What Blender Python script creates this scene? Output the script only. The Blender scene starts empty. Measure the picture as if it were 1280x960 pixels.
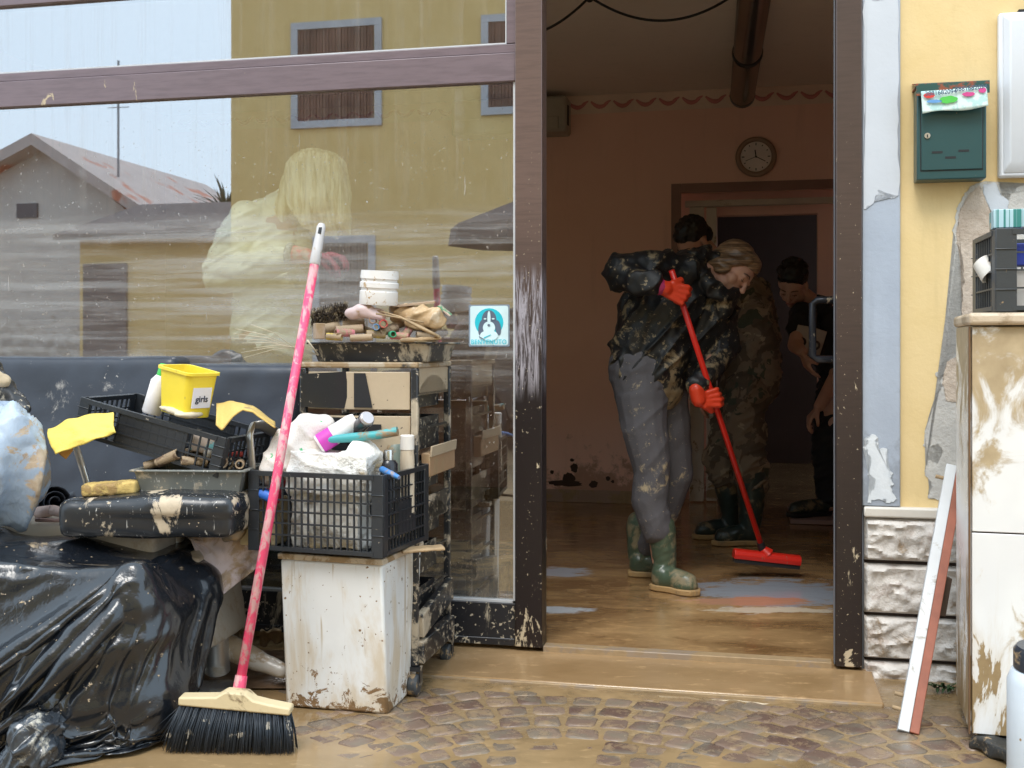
import bpy, bmesh, math, random
from mathutils import Vector, Matrix, noise
V = Vector
rad = math.radians
sin, cos, pi = math.sin, math.cos, math.pi
rnd = random.Random(11)
scene = bpy.context.scene
COL = scene.collection

# ------------------------------------------------------------------ camera
CZ, FPX, HOR = 1.08, 1400.0, 434.0
cd = bpy.data.cameras.new('camera')
cam = bpy.data.objects.new('camera', cd)
COL.objects.link(cam)
cam.location = (0, 0, CZ)
cam.rotation_euler = (rad(90), 0, 0)
cd.sensor_width = 36
cd.lens = FPX / 1280 * 36
cd.shift_y = -(480 - HOR) / 1280
cd.clip_end = 500
scene.camera = cam

# ------------------------------------------------------------------ world, sun, exposure
SUN_EL, SUN_AZ = 58, 200
w = bpy.data.worlds.new('World')
scene.world = w
w.use_nodes = True
nt = w.node_tree
nt.nodes.clear()
sky = nt.nodes.new('ShaderNodeTexSky')
sky.sky_type = 'NISHITA'
sky.sun_disc = False
sky.sun_elevation = rad(SUN_EL)
sky.sun_rotation = rad(SUN_AZ)
sky.dust_density = 4
mixn = nt.nodes.new('ShaderNodeMix')
mixn.data_type = 'RGBA'
mixn.inputs[0].default_value = 0.8
mixn.inputs[7].default_value = (8.5, 10.5, 12.2, 1)      # flat pale overcast
bg = nt.nodes.new('ShaderNodeBackground')
bg.inputs[1].default_value = 0.125
wo = nt.nodes.new('ShaderNodeOutputWorld')
nt.links.new(sky.outputs[0], mixn.inputs[6])
nt.links.new(mixn.outputs[2], bg.inputs[0])
nt.links.new(bg.outputs[0], wo.inputs[0])
ld = bpy.data.lights.new('sun', 'SUN')
ld.energy = 1.4
ld.angle = rad(25)
ld.color = (1, .96, .9)
lo = bpy.data.objects.new('sun', ld)
COL.objects.link(lo)
_d = V((sin(rad(SUN_AZ)) * cos(rad(SUN_EL)), cos(rad(SUN_AZ)) * cos(rad(SUN_EL)), sin(rad(SUN_EL))))
lo.rotation_euler = _d.to_track_quat('Z', 'Y').to_euler()
lo.location = (0, -3, 12)
scene.view_settings.view_transform = 'Standard'
scene.view_settings.look = 'None'
scene.view_settings.gamma = 1
scene.view_settings.exposure = 0.76
scene.render.engine = 'CYCLES'
scene.cycles.max_bounces = 10
scene.cycles.diffuse_bounces = 5
scene.cycles.transparent_max_bounces = 16

# ------------------------------------------------------------------ coordinates
def P(x, y, Y):
    return V(((x - 640) / FPX * Y, Y, CZ + (HOR - y) / FPX * Y))

FA = rad(-12.3)
FM = Matrix.Translation((0.112, 3.92, 0)) @ Matrix.Rotation(FA, 4, 'Z')
_c, _s = cos(-FA), sin(-FA)
def fs(x, t=0.0):
    k = (x - 640) / FPX
    return (k * (3.92 + _c * t) - .112 - _s * t) / (_c + _s * k)
def fz(x, y, t=0.0):
    s = fs(x, t)
    Y = 3.92 - _s * s + _c * t
    return CZ + (HOR - y) / FPX * Y
def F(s, t, z):
    return FM @ V((s, t, z))
def FP(x, y, t=0.0):
    return F(fs(x, t), t, fz(x, y, t))

# ------------------------------------------------------------------ mesh builder
def rotm(rx=0, ry=0, rz=0):
    return Matrix.Rotation(rad(rz), 4, 'Z') @ Matrix.Rotation(rad(ry), 4, 'Y') @ Matrix.Rotation(rad(rx), 4, 'X')
def T(*a):
    return Matrix.Translation(V(a) if len(a) == 3 else V(a[0]))
def frame(o, xa, za):
    """matrix at o whose x axis is xa and z axis near za"""
    x = V(xa).normalized(); z = V(za); z = (z - x * z.dot(x)).normalized(); y = z.cross(x)
    m = Matrix((x, y, z)).transposed().to_4x4(); m.translation = V(o)
    return m
def zto(d):
    return V(d).normalized().to_track_quat('Z', 'Y').to_matrix().to_4x4()

class MB:
    def __init__(s):
        s.bm = bmesh.new()
    def box(s, c, size, R=None):
        m = T(V(c)) @ (R if R is not None else Matrix.Identity(4)) @ Matrix.Diagonal((size[0], size[1], size[2], 1))
        bmesh.ops.create_cube(s.bm, size=1, matrix=m)
        return s
    def bb(s, a, b):
        a, b = V(a), V(b)
        return s.box((a + b) / 2, [abs(b[i] - a[i]) for i in range(3)])
    def cyl(s, p, q, r, r2=None, seg=16, caps=True):
        p, q = V(p), V(q); r2 = r if r2 is None else r2
        m = T((p + q) / 2) @ zto(q - p)
        bmesh.ops.create_cone(s.bm, cap_ends=caps, segments=seg, radius1=max(r, 1e-5), radius2=max(r2, 1e-5), depth=(q - p).length, matrix=m)
        return s
    def ball(s, c, r, R=None, u=16, v=10):
        if not hasattr(r, '__len__'): r = (r, r, r)
        m = T(V(c)) @ (R if R is not None else Matrix.Identity(4)) @ Matrix.Diagonal((r[0], r[1], r[2], 1))
        bmesh.ops.create_uvsphere(s.bm, u_segments=u, v_segments=v, radius=1, matrix=m)
        return s
    def cap(s, p, q, r, r2=None, seg=14):
        r2 = r if r2 is None else r2
        s.cyl(p, q, r, r2, seg); s.ball(p, r, u=seg, v=8); s.ball(q, r2, u=seg, v=8)
        return s
    def chain(s, pts, rs, seg=14):
        for i in range(len(pts) - 1):
            s.cap(pts[i], pts[i + 1], rs[i], rs[i + 1], seg)
        return s
    def tube(s, pts, r, seg=8, flat=1.0):
        pts = [V(p) for p in pts]; n = len(pts)
        rs = r if hasattr(r, '__len__') else [r] * n
        nrm = None; rings = []
        for i, p in enumerate(pts):
            t = (pts[min(i + 1, n - 1)] - pts[max(i - 1, 0)]).normalized()
            if nrm is None:
                nrm = t.orthogonal().normalized()
                if abs(t.z) < .9: nrm = (V((0, 0, 1)) - t * t.z).normalized()
            else:
                nrm = (nrm - t * nrm.dot(t)).normalized()
            b = t.cross(nrm)
            rings.append([s.bm.verts.new(p + (nrm * cos(2 * pi * k / seg) * flat + b * sin(2 * pi * k / seg)) * rs[i]) for k in range(seg)])
        for i in range(n - 1):
            for k in range(seg):
                s.bm.faces.new((rings[i][k], rings[i][(k + 1) % seg], rings[i + 1][(k + 1) % seg], rings[i + 1][k]))
        s.bm.faces.new(rings[0][::-1]); s.bm.faces.new(rings[-1])
        return s
    def lathe(s, prof, M=None, seg=24, sx=1, sy=1):
        M = M or Matrix.Identity(4); rings = []
        for r, z in prof:
            if r < 1e-6: rings.append([s.bm.verts.new(M @ V((0, 0, z)))])
            else: rings.append([s.bm.verts.new(M @ V((r * cos(2 * pi * k / seg) * sx, r * sin(2 * pi * k / seg) * sy, z))) for k in range(seg)])
        for a, b in zip(rings, rings[1:]):
            for k in range(seg):
                k2 = (k + 1) % seg
                if len(a) == 1 and len(b) == 1: continue
                if len(a) == 1: s.bm.faces.new((a[0], b[k2], b[k]))
                elif len(b) == 1: s.bm.faces.new((a[k], a[k2], b[0]))
                else: s.bm.faces.new((a[k], a[k2], b[k2], b[k]))
        if len(rings[0]) > 1: s.bm.faces.new(rings[0][::-1])
        if len(rings[-1]) > 1: s.bm.faces.new(rings[-1])
        return s
    def prism(s, pts, M, th):
        """pts: 2D polygon in M's xz plane, extruded along M's y by th"""
        a = [s.bm.verts.new(M @ V((x, 0, z))) for x, z in pts]
        b = [s.bm.verts.new(M @ V((x, th, z))) for x, z in pts]
        n = len(pts)
        try:
            s.bm.faces.new(a); s.bm.faces.new(b[::-1])
        except ValueError: pass
        for i in range(n):
            j = (i + 1) % n
            s.bm.faces.new((a[j], a[i], b[i], b[j]))
        return s
    def sheet(s, f, nu, nv):
        g = [[s.bm.verts.new(f(i / nu, j / nv)) for j in range(nv + 1)] for i in range(nu + 1)]
        for i in range(nu):
            for j in range(nv):
                s.bm.faces.new((g[i][j], g[i + 1][j], g[i + 1][j + 1], g[i][j + 1]))
        return s
    def mesh(s, M):
        """append a mesh datablock's geometry transformed by M"""
        me, mt = M
        me = me.copy(); me.transform(mt); s.bm.from_mesh(me); bpy.data.meshes.remove(me)
        return s

def remesh(mb, voxel, smooth=3, disp=None, post=0):
    bmesh.ops.recalc_face_normals(mb.bm, faces=mb.bm.faces)
    me = bpy.data.meshes.new('tmp'); mb.bm.to_mesh(me)
    ob = bpy.data.objects.new('tmp', me); COL.objects.link(ob)
    m = ob.modifiers.new('r', 'REMESH'); m.mode = 'VOXEL'; m.voxel_size = voxel
    if smooth:
        sm = ob.modifiers.new('s', 'SMOOTH'); sm.iterations = smooth; sm.factor = .5
    dg = bpy.context.evaluated_depsgraph_get()
    me2 = bpy.data.meshes.new_from_object(ob.evaluated_get(dg))
    bpy.data.objects.remove(ob); bpy.data.meshes.remove(me)
    out = MB(); out.bm.from_mesh(me2); bpy.data.meshes.remove(me2)
    if disp:
        out.bm.normal_update()
        for v, d in [(v, v.normal * disp(v.co)) for v in out.bm.verts]:
            v.co += d
        if post:
            for _ in range(post):
                bmesh.ops.smooth_vert(out.bm, verts=out.bm.verts, factor=.5, use_axis_x=True, use_axis_y=True, use_axis_z=True)
    return out

def nz(p, sc, off=0):
    return noise.noise(V((p[0] * sc + off, p[1] * sc + off * .7, p[2] * sc - off)))
def nza(p, R, sx, sy, sz, off=0):
    q = R @ V(p)
    return noise.noise(V((q.x * sx + off, q.y * sy + off, q.z * sz + off)))
def ridge(n):
    return max(0, 1 - abs(n) * 2.6) ** 2

# ------------------------------------------------------------------ things
MW = {}
def meta(o, label=None, cat=None, group=None, kind=None):
    if label: o['label'] = label
    if cat: o['category'] = cat
    if group: o['group'] = group
    if kind: o['kind'] = kind
def thing(name, label, cat, M=None, group=None):
    o = bpy.data.objects.new(name, None); COL.objects.link(o)
    M = M if M is not None else Matrix.Identity(4)
    if isinstance(M, Vector): M = T(M)
    o.empty_display_size = .05
    o.matrix_world = M
    MW[o] = M.copy()
    meta(o, label, cat, group)
    return o
def finish(mb, smooth, M):
    bm = mb.bm
    bmesh.ops.recalc_face_normals(bm, faces=bm.faces)
    if M is not None: bm.transform(M.inverted())
    for f in bm.faces: f.smooth = bool(smooth)
    if smooth is not True and smooth:
        for e in bm.edges:
            if len(e.link_faces) == 2 and e.calc_face_angle(0) > rad(smooth): e.smooth = False
def part(name, mb, mt, parent, smooth=40, bevel=0, local=False, solid=0, sub=0, label=None):
    finish(mb, smooth, None if local or parent is None else MW[parent])
    me = bpy.data.meshes.new(name); mb.bm.to_mesh(me); mb.bm.free()
    o = bpy.data.objects.new(name, me); COL.objects.link(o)
    if mt: me.materials.append(mt)
    if parent is not None:
        o.parent = parent; MW[o] = MW[parent]
    else: MW[o] = Matrix.Identity(4)
    if sub:
        m = o.modifiers.new('sub', 'SUBSURF'); m.levels = m.render_levels = sub
    if solid:
        m = o.modifiers.new('solid', 'SOLIDIFY'); m.thickness = solid; m.offset = 0
    if bevel:
        m = o.modifiers.new('bev', 'BEVEL'); m.width = bevel; m.segments = 2; m.limit_method = 'ANGLE'; m.angle_limit = rad(35)
    if label: o['label'] = label
    return o
def solo(name, mb, mt, label, cat, smooth=40, bevel=0, group=None, kind=None, solid=0, sub=0, M=None):
    """a thing that is one mesh: origin at its base, geometry given in world coordinates"""
    vs = [v.co for v in mb.bm.verts]
    if M is None:
        lo_ = [min(v[i] for v in vs) for i in range(3)]; hi_ = [max(v[i] for v in vs) for i in range(3)]
        M = T((lo_[0] + hi_[0]) / 2, (lo_[1] + hi_[1]) / 2, lo_[2])
    finish(mb, smooth, M)
    me = bpy.data.meshes.new(name); mb.bm.to_mesh(me); mb.bm.free()
    o = bpy.data.objects.new(name, me); COL.objects.link(o)
    if mt: me.materials.append(mt)
    o.matrix_world = M; MW[o] = M.copy()
    if sub:
        m = o.modifiers.new('sub', 'SUBSURF'); m.levels = m.render_levels = sub
    if solid:
        m = o.modifiers.new('solid', 'SOLIDIFY'); m.thickness = solid; m.offset = 0
    if bevel:
        m = o.modifiers.new('bev', 'BEVEL'); m.width = bevel; m.segments = 2; m.limit_method = 'ANGLE'; m.angle_limit = rad(35)
    meta(o, label, cat, group, kind)
    return o
def struct(name, mb, mt, smooth=40, bevel=0, M=None):
    return solo(name, mb, mt, None, None, smooth, bevel, None, 'structure', M=M or Matrix.Identity(4))

def text_mb(txt, size, M, th=.0006, align='CENTER', spacing=1.0, bold=0.0):
    cu = bpy.data.curves.new('t', 'FONT'); cu.body = txt; cu.size = size; cu.align_x = align; cu.align_y = 'CENTER'
    cu.extrude = th; cu.space_character = spacing; cu.offset = bold
    ob = bpy.data.objects.new('t', cu); COL.objects.link(ob)
    dg = bpy.context.evaluated_depsgraph_get()
    me = bpy.data.meshes.new_from_object(ob.evaluated_get(dg))
    bpy.data.objects.remove(ob)
    mb = MB(); me.transform(M); mb.bm.from_mesh(me); bpy.data.meshes.remove(me)
    return mb
def join(*mbs):
    out = mbs[0]
    for m in mbs[1:]:
        me = bpy.data.meshes.new('j'); m.bm.to_mesh(me); out.bm.from_mesh(me); bpy.data.meshes.remove(me)
    return out

# ------------------------------------------------------------------ materials
class NT:
    def __init__(s, name):
        s.m = bpy.data.materials.new(name); s.m.use_nodes = True
        s.t = s.m.node_tree; s.t.nodes.clear()
        s.out = s.t.nodes.new('ShaderNodeOutputMaterial')
    def n(s, typ, **kw):
        nd = s.t.nodes.new('ShaderNode' + typ)
        for k, v in kw.items(): setattr(nd, k, v)
        return nd
    def lk(s, a, b):
        s.t.links.new(a, b)
    def coord(s, world=False):
        if world: return s.n('NewGeometry').outputs['Position']
        return s.n('TexCoord').outputs['Object']
    def mapped(s, vec, sc=(1, 1, 1), rot=(0, 0, 0), loc=(0, 0, 0)):
        m = s.n('Mapping'); s.lk(vec, m.inputs[0])
        m.inputs['Scale'].default_value = sc; m.inputs['Rotation'].default_value = rot; m.inputs['Location'].default_value = loc
        return m.outputs[0]
    def noise(s, vec, sc, det=4, rough=.55, dist=0):
        n = s.n('TexNoise'); s.lk(vec, n.inputs['Vector'])
        n.inputs['Scale'].default_value = sc; n.inputs['Detail'].default_value = det
        n.inputs['Roughness'].default_value = rough; n.inputs['Distortion'].default_value = dist
        return n.outputs[0]
    def rng(s, v, a, b, c=0, d=1, mode='SMOOTHSTEP'):
        n = s.n('MapRange'); n.interpolation_type = mode; n.clamp = True
        s.lk(v, n.inputs[0])
        for i, q in enumerate((a, b, c, d)): n.inputs[i + 1].default_value = q
        return n.outputs[0]
    def math(s, op, a, b=None):
        n = s.n('Math', operation=op)
        for i, q in enumerate((a, b)):
            if q is None: continue
            if isinstance(q, (int, float)): n.inputs[i].default_value = q
            else: s.lk(q, n.inputs[i])
        return n.outputs[0]
    def mix(s, f, a, b, blend='MIX'):
        n = s.n('Mix', data_type='RGBA', blend_type=blend)
        if isinstance(f, (int, float)): n.inputs[0].default_value = f
        else: s.lk(f, n.inputs[0])
        for i, q in ((6, a), (7, b)):
            if isinstance(q, tuple): n.inputs[i].default_value = (*q[:3], 1)
            else: s.lk(q, n.inputs[i])
        return n.outputs[2]
    def mixf(s, f, a, b):
        n = s.n('Mix', data_type='FLOAT')
        s.lk(f, n.inputs[0])
        for i, q in ((2, a), (3, b)):
            if isinstance(q, (int, float)): n.inputs[i].default_value = q
            else: s.lk(q, n.inputs[i])
        return n.outputs[0]
    def bsdf(s, col, rough, metal=0, bump=None, bstr=.3, bdist=.01, coat=0, spec=None, trans=0, sss=0):
        b = s.n('BsdfPrincipled')
        for k, q in (('Base Color', col), ('Roughness', rough), ('Metallic', metal)):
            if isinstance(q, tuple): b.inputs[k].default_value = (*q[:3], 1)
            elif isinstance(q, (int, float)): b.inputs[k].default_value = q
            else: s.lk(q, b.inputs[k])
        if coat: b.inputs['Coat Weight'].default_value = coat; b.inputs['Coat Roughness'].default_value = .15
        if spec is not None: b.inputs['Specular IOR Level'].default_value = spec
        if trans: b.inputs['Transmission Weight'].default_value = trans
        if sss:
            b.inputs['Subsurface Weight'].default_value = sss; b.inputs['Subsurface Scale'].default_value = .01
        if bump is not None:
            bn = s.n('Bump'); bn.inputs['Strength'].default_value = bstr; bn.inputs['Distance'].default_value = bdist
            s.lk(bump, bn.inputs['Height']); s.lk(bn.outputs[0], b.inputs['Normal'])
        return b.outputs[0]
    def done(s, sh):
        s.lk(sh, s.out.inputs[0]); return s.m

MUD = (.33, .225, .12)
MUDD = (.13, .075, .035)
MUDL = (.55, .44, .28)
def mat(name, col, rough=.5, metal=0, mud=None, mudcol=MUD, ms=7, mst=(1, 1, 1), soft=.04, speck=None, ss=70, spcol=None,
        var=.12, vs=3, bump=.15, bs=60, bd=.004, coat=0, spec=None, zmud=None, sss=0, col2=None, c2t=.55, c2s=4, world=False, off=0, scr=None, scrcol=(.6, .58, .55)):
    n = NT(name); v = n.coord(world)
    if off: v = n.mapped(v, loc=(off, off * .7, off * .3))
    a = n.noise(v, vs, 5, .6)
    dark = tuple(c * (1 - var) for c in col); light = tuple(min(1, c * (1 + var)) for c in col)
    c = n.mix(n.rng(a, .3, .7, mode='LINEAR'), dark, light)
    if col2:
        c = n.mix(n.rng(n.noise(v, c2s, 6, .6), c2t - .03, c2t + .03), c, col2)
    r = rough
    h = n.noise(v, bs, 4, .6)
    msk = None
    if mud is not None:
        mk = n.noise(n.mapped(v, mst, loc=(3, 1, 2)), ms, 8, .68, .4)
        if zmud:
            z = n.n('SeparateXYZ'); n.lk(n.coord(True), z.inputs[0])
            mk = n.math('ADD', mk, n.rng(z.outputs[2], zmud[0], zmud[1], zmud[2], 0, 'LINEAR'))
        msk = n.rng(mk, mud - soft, mud + soft)
    if speck is not None:
        sk = n.rng(n.noise(n.mapped(v, loc=(7, 5, 3)), ss, 3, .6), speck - .02, speck + .02)
        if spcol: c = n.mix(sk, c, spcol)
        else: msk = sk if msk is None else n.math('MAXIMUM', msk, sk)
    if scr is not None:
        sk = n.rng(n.noise(n.mapped(v, (30, 30, 1.5), (0, .5, .3)), 3, 4, .7), scr - .03, scr + .03)
        c = n.mix(sk, c, scrcol)
    if msk is not None:
        mc = n.mix(n.noise(v, 25, 4, .6), tuple(q * .6 for q in mudcol), tuple(min(1, q * 1.35) for q in mudcol))
        c = n.mix(msk, c, mc)
        r = n.mixf(msk, rough, .6)
        if isinstance(metal, (int, float)) and metal: metal = n.mixf(msk, metal, 0.0)
        h = n.math('ADD', h, n.math('MULTIPLY', msk, .6))
    return n.done(n.bsdf(c, r, metal, h, bump, bd, coat, spec, sss=sss))
# ================================================================== MATERIALS USED OFTEN
def mud_ground(name, a, b, rough=.16, alpha=None, patches=None, sc=1.0, bstr=.22, streak=False):
    """brown flood water with silt: colour swirls, ripples; patches = [(worldpos, radius xy, colour)] wiped clean, sky reflection painted in"""
    n = NT(name); v = n.coord(True)
    f = n.noise(n.mapped(v, (1.0, 1.5, 1), (0, 0, .22)), 2.0 * sc, 5, .6, .35)
    c = n.mix(n.rng(f, .34, .66, mode='LINEAR'), a, b)
    fine = n.noise(n.mapped(v, (1, 2.0, 1), (0, 0, .22)), 14, 6, .7, .2)
    c = n.mix(n.rng(fine, .55, .7, 0, .5), c, tuple(min(1, q * 1.5) for q in b))
    if streak:
        stn = n.noise(n.mapped(v, (1, 2.3, 1), (0, 0, .35)), 5.0, 7, .7, .5)
        c = n.mix(n.rng(stn, .52, .70, 0, .6), c, tuple(min(1, q * 1.35) for q in b)); c = n.mix(n.rng(stn, .46, .34, 0, .6), c, a)
    r = n.rng(fine, .35, .7, rough * .6, rough * 2.2, 'LINEAR')
    for (p, rx, ry, cc, th) in patches or []:
        q = n.mapped(v, (1 / rx, 1 / ry, 0), (0, 0, 0), (-p[0] / rx, -p[1] / ry, 0))
        ln = n.n('VectorMath', operation='LENGTH'); n.lk(q, ln.inputs[0])
        wob = n.noise(n.mapped(v, (1, 2.4, 1), (0, 0, .3)), 8, 7, .75, .3)
        m = n.math('ADD', n.math('ADD', ln.outputs['Value'], -.4), n.math('MULTIPLY', wob, 2.1))
        c = n.mix(n.rng(m, th, th + .3, 1, 0), c, cc)
    h = n.noise(n.mapped(v, (1, 1.7, 1)), 9, 6, .62, .3)
    sh = n.bsdf(c, r, 0, h, bstr, .008, spec=.6)
    if alpha is not None:
        tr = n.n('BsdfTransparent'); mx = n.n('MixShader')
        al = n.noise(n.mapped(v, (1, 1.4, 1)), 3.2, 6, .65, .6)
        xy = n.n('SeparateXYZ'); n.lk(v, xy.inputs[0])
        al = n.math('ADD', al, n.math('ADD', n.rng(xy.outputs[1], 3.30, 2.85, -.05, .08, 'LINEAR'), n.rng(xy.outputs[0], -.25, -.8, 0, .2, 'LINEAR')))
        n.lk(n.rng(al, alpha[0], alpha[1], alpha[2], alpha[3]), mx.inputs[0])
        n.lk(tr.outputs[0], mx.inputs[1]); n.lk(sh, mx.inputs[2]); sh = mx.outputs[0]
    return n.done(sh)

def post_mat(name, base, low, zlow, smear=None, mudz=.45):
    n = NT(name); v = n.coord(True)
    z = n.n('SeparateXYZ'); n.lk(v, z.inputs[0]); z = z.outputs[2]
    grain = n.noise(n.mapped(v, (9, 9, 90)), 1, 4, .6)
    c = n.mix(n.rng(z, zlow[0], zlow[1]), low, base)  # sky reflection painted in as a paler colour higher up
    c = n.mix(n.rng(grain, .4, .7, 0, .4), c, n.mix(.5, c, (.01, .008, .008)))
    sp = n.rng(n.noise(v, 95, 3, .6), .68, .71)
    sp2 = n.rng(n.noise(n.mapped(v, (1, 1, .5), loc=(3, 3, 3)), 22, 6, .75), .67, .69)
    sp = n.math('MULTIPLY', n.math('MAXIMUM', sp, sp2), n.rng(z, 1.35, 1.9, 1, 0))
    big = n.noise(n.mapped(v, (1, 1, .3), loc=(1, 9, 2)), 12, 6, .7, .6)
    big = n.math('ADD', big, n.rng(z, 0.0, mudz, .09, -.05, 'LINEAR'))
    mk = n.math('MAXIMUM', sp, n.rng(big, .62, .65))
    c = n.mix(mk, c, (.50, .41, .28))
    r = n.mixf(mk, .33, .7)
    if smear:
        st = n.noise(n.mapped(v, (60, 60, 5), (0, .35, 0)), 1, 5, .75, 1.5)
        band = n.math('MULTIPLY', n.rng(z, smear[0], smear[0] + .12), n.rng(z, smear[1] - .1, smear[1], 1, 0))
        sm = n.math('MULTIPLY', n.rng(st, .42, .62), band)
        c = n.mix(sm, c, (.34, .31, .34)); r = n.mixf(sm, r, .7)
    return n.done(n.bsdf(c, r, 0, n.math('ADD', grain, mk), .12, .002))

mFrameUp = post_mat('frame_brown_sky_sheen', (.17, .125, .14), (.17, .125, .14), (0, .01), mudz=.01)  # frame brown lightened by a sky reflection put into the colour
mPost = post_mat('frame_post_brown', (.13, .082, .068), (.014, .009, .010), (.85, 1.7), smear=(.88, 1.38))
mPostR = post_mat('door_jamb_brown', (.072, .047, .040), (.022, .015, .015), (.3, 1.6))
mRailLow = mat('frame_bottom_black', (.022, .022, .026), .35, mud=.585, mudcol=(.5, .43, .32), ms=13, mst=(1, 1, .25), speck=.62, ss=60)
mBead = mat('pale_bead', (.55, .56, .58), .4)
mDark = mat('dark_rubber', (.012, .012, .014), .6)

def plaster(name, col, col2, vs=2.2, bump=.25, bs=45, stain=None, low=None):
    n = NT(name); v = n.coord(True)
    c = n.mix(n.rng(n.noise(v, vs, 6, .6, .3), .35, .68, mode='LINEAR'), col, col2)
    c = n.mix(n.rng(n.noise(n.mapped(v, (6, 6, .7)), 2, 5, .6), .55, .75, 0, .35), c, tuple(q * .82 for q in col))
    if low:
        z = n.n('SeparateXYZ'); n.lk(v, z.inputs[0])
        m = n.math('ADD', n.noise(v, 5, 7, .7), n.rng(z.outputs[2], low[0], low[1], .25, -.2, 'LINEAR'))
        c = n.mix(n.rng(m, .52, .62), c, low[2])
    if stain:
        c = n.mix(n.rng(n.noise(n.mapped(v, loc=(3, 3, 3)), 6, 7, .7), stain, stain + .05), c, (.3, .25, .17))
    return n.done(n.bsdf(c, .85, 0, n.noise(v, bs, 6, .65), bump, .006, spec=.25))

mYellow = plaster('yellow_render', (.69, .52, .255), (.77, .60, .33))
mYellowFar = plaster('ochre_render', (.68, .49, .21), (.74, .55, .26), low=(0, .7, (.3, .22, .13)))
mBand = plaster('bluegrey_render', (.34, .38, .45), (.42, .47, .55), low=(.3, 1.3, (.29, .32, .37)))
mGrey = plaster('bare_grey_plaster', (.46, .45, .43), (.58, .565, .53), 9, .7, 60)
mRough = plaster('bare_sandy_plaster', (.44, .36, .29), (.58, .50, .42), 14, 1.0, 60)
mPaleP = plaster('pale_blue_plaster', (.50, .55, .60), (.56, .60, .66), 8)
mWhiteP = plaster('flaking_white_paint', (.6, .64, .68), (.72, .75, .78), 12)
mPink = plaster('pink_interior_plaster', (.84, .54, .43), (.88, .58, .47), 1.4, .12, low=(-.2, .75, (.50, .30, .22)))
mPinkD = plaster('pink_plaster_shaded', (.10, .065, .055), (.13, .085, .07), 1.4)  # pink plaster darkened to imitate the unlit back room
mCeil = plaster('ceiling_paint', (.78, .70, .62), (.82, .74, .66), 1.2, .1)
mGrout = mat('joint_dark', (.05, .035, .03), .9)

# ================================================================== GROUND
mJoint = mat('wet_silt_joint', (.30, .21, .12), .3, var=.3, vs=9, world=True)
b = MB(); b.bb((-60, -60, -.3), (60, 60, -.012))
struct('ground', b, mJoint)

def hump(x, y):
    """slight crown of the street: the stones stand clear of the silt in front of the door"""
    a = math.exp(-((x - .5) / 1.1) ** 4) * math.exp(-((y - 3.32) / .34) ** 2)
    a2 = math.exp(-((x - 1.0) / .5) ** 2) * math.exp(-((y - 3.1) / .25) ** 2)
    return .0105 * min(1, a + .8 * a2) + .0040 * nz((x, y, 0), 2.7) - .0008

n = NT('porphyry_setts'); v = n.coord(True)
att = n.n('Attribute', attribute_name='tone')
c = n.mix(n.rng(att.outputs['Fac'], 0, 1, mode='LINEAR'), (.115, .070, .055), (.24, .17, .125))
c = n.mix(n.rng(n.noise(v, 7, 3), .45, .6, 0, .5), c, (.17, .155, .115))
mk = n.rng(n.noise(n.mapped(v, loc=(2, 5, 1)), 16, 8, .72, .4), .47, .66, 0, .85)
c = n.mix(mk, c, (.30, .205, .115))
mSett = n.done(n.bsdf(c, n.mixf(mk, .24, .4), 0, n.noise(v, 60, 6, .7), .35, .003, spec=.45))

b = MB(); lay = b.bm.verts.layers.float.new('tone')
WC, PIT = 1.16, .094
for ci in range(-4, 5):
    cx = .12 + ci * WC
    for k in range(-2, 40):
        y0 = 1.0 + k * PIT
        R = .72; half = math.asin(WC / 2 / R); a = -half
        while a < half - .04:
            wd = rnd.uniform(.082, .112) / R
            if half - (a + wd) < .05: wd = half - a
            am = a + wd / 2
            x = cx + R * sin(am); y = y0 + R * (cos(am) - 1) * -1 * -1
            y = y0 + R * (1 - cos(am)) * -1 + .25
            if 1.0 < y < 4.1 and -2.6 < x < 2.4:
                q = FM.inverted() @ V((x, y, 0))
                if q.y < -.37 or (q.x < -.35 and q.y < 0):
                    z = hump(x, y) + rnd.uniform(-.0016, .0012) - .0025
                    tone = rnd.random()
                    M = T(x, y, z) @ Matrix.Rotation(-am + rnd.uniform(-.06, .06), 4, 'Z') @ rotm(rnd.uniform(-.7, .7), rnd.uniform(-.7, .7))
                    hw, hl = wd * R / 2 - .0065, PIT / 2 - .0065
                    cs = []
                    for (i, j) in ((-1, -1), (1, -1), (1, 1), (-1, 1)):
                        jx, jy = rnd.uniform(-.006, .004), rnd.uniform(-.006, .004)
                        cs += [(i * (hw + jx) - i * hw * .28, j * (hl + jy)), (i * (hw + jx), j * (hl + jy) - j * hl * .28)] if (i * j < 0) else [(i * (hw + jx), j * (hl + jy) - j * hl * .28), (i * (hw + jx) - i * hw * .28, j * (hl + jy))]
                    rings = []
                    for sc_, zz in ((1, -.02), (1, -.0035), (.95, -.0006), (.6, .0003)):
                        rg = []
                        for (px, py) in cs:
                            vv = b.bm.verts.new(M @ V((px * sc_, py * sc_, zz + rnd.uniform(-.0006, .0006) * (zz > -.01)))); vv[lay] = tone; rg.append(vv)
                        rings.append(rg)
                    for r1, r2 in zip(rings, rings[1:]):
                        for i in range(8): b.bm.faces.new((r1[i], r1[(i + 1) % 8], r2[(i + 1) % 8], r2[i]))
                    b.bm.faces.new(rings[-1])
            a += wd
struct('cobbled_paving', b, mSett, smooth=50)
mJoint2 = mud_ground('silt_between_setts', (.20, .135, .07), (.31, .215, .115), .18, bstr=.4)
b = MB()
b.sheet(lambda u, v_: V((-2.7 + 5.2 * u, 1.0 + 3.0 * v_, hump(-2.7 + 5.2 * u, 1.0 + 3.0 * v_) - .0052 + .0012 * nz((u * 5.2, v_ * 3, 4), 24))), 260, 150)
struct('joint_silt', b, mJoint2, smooth=True)

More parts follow.
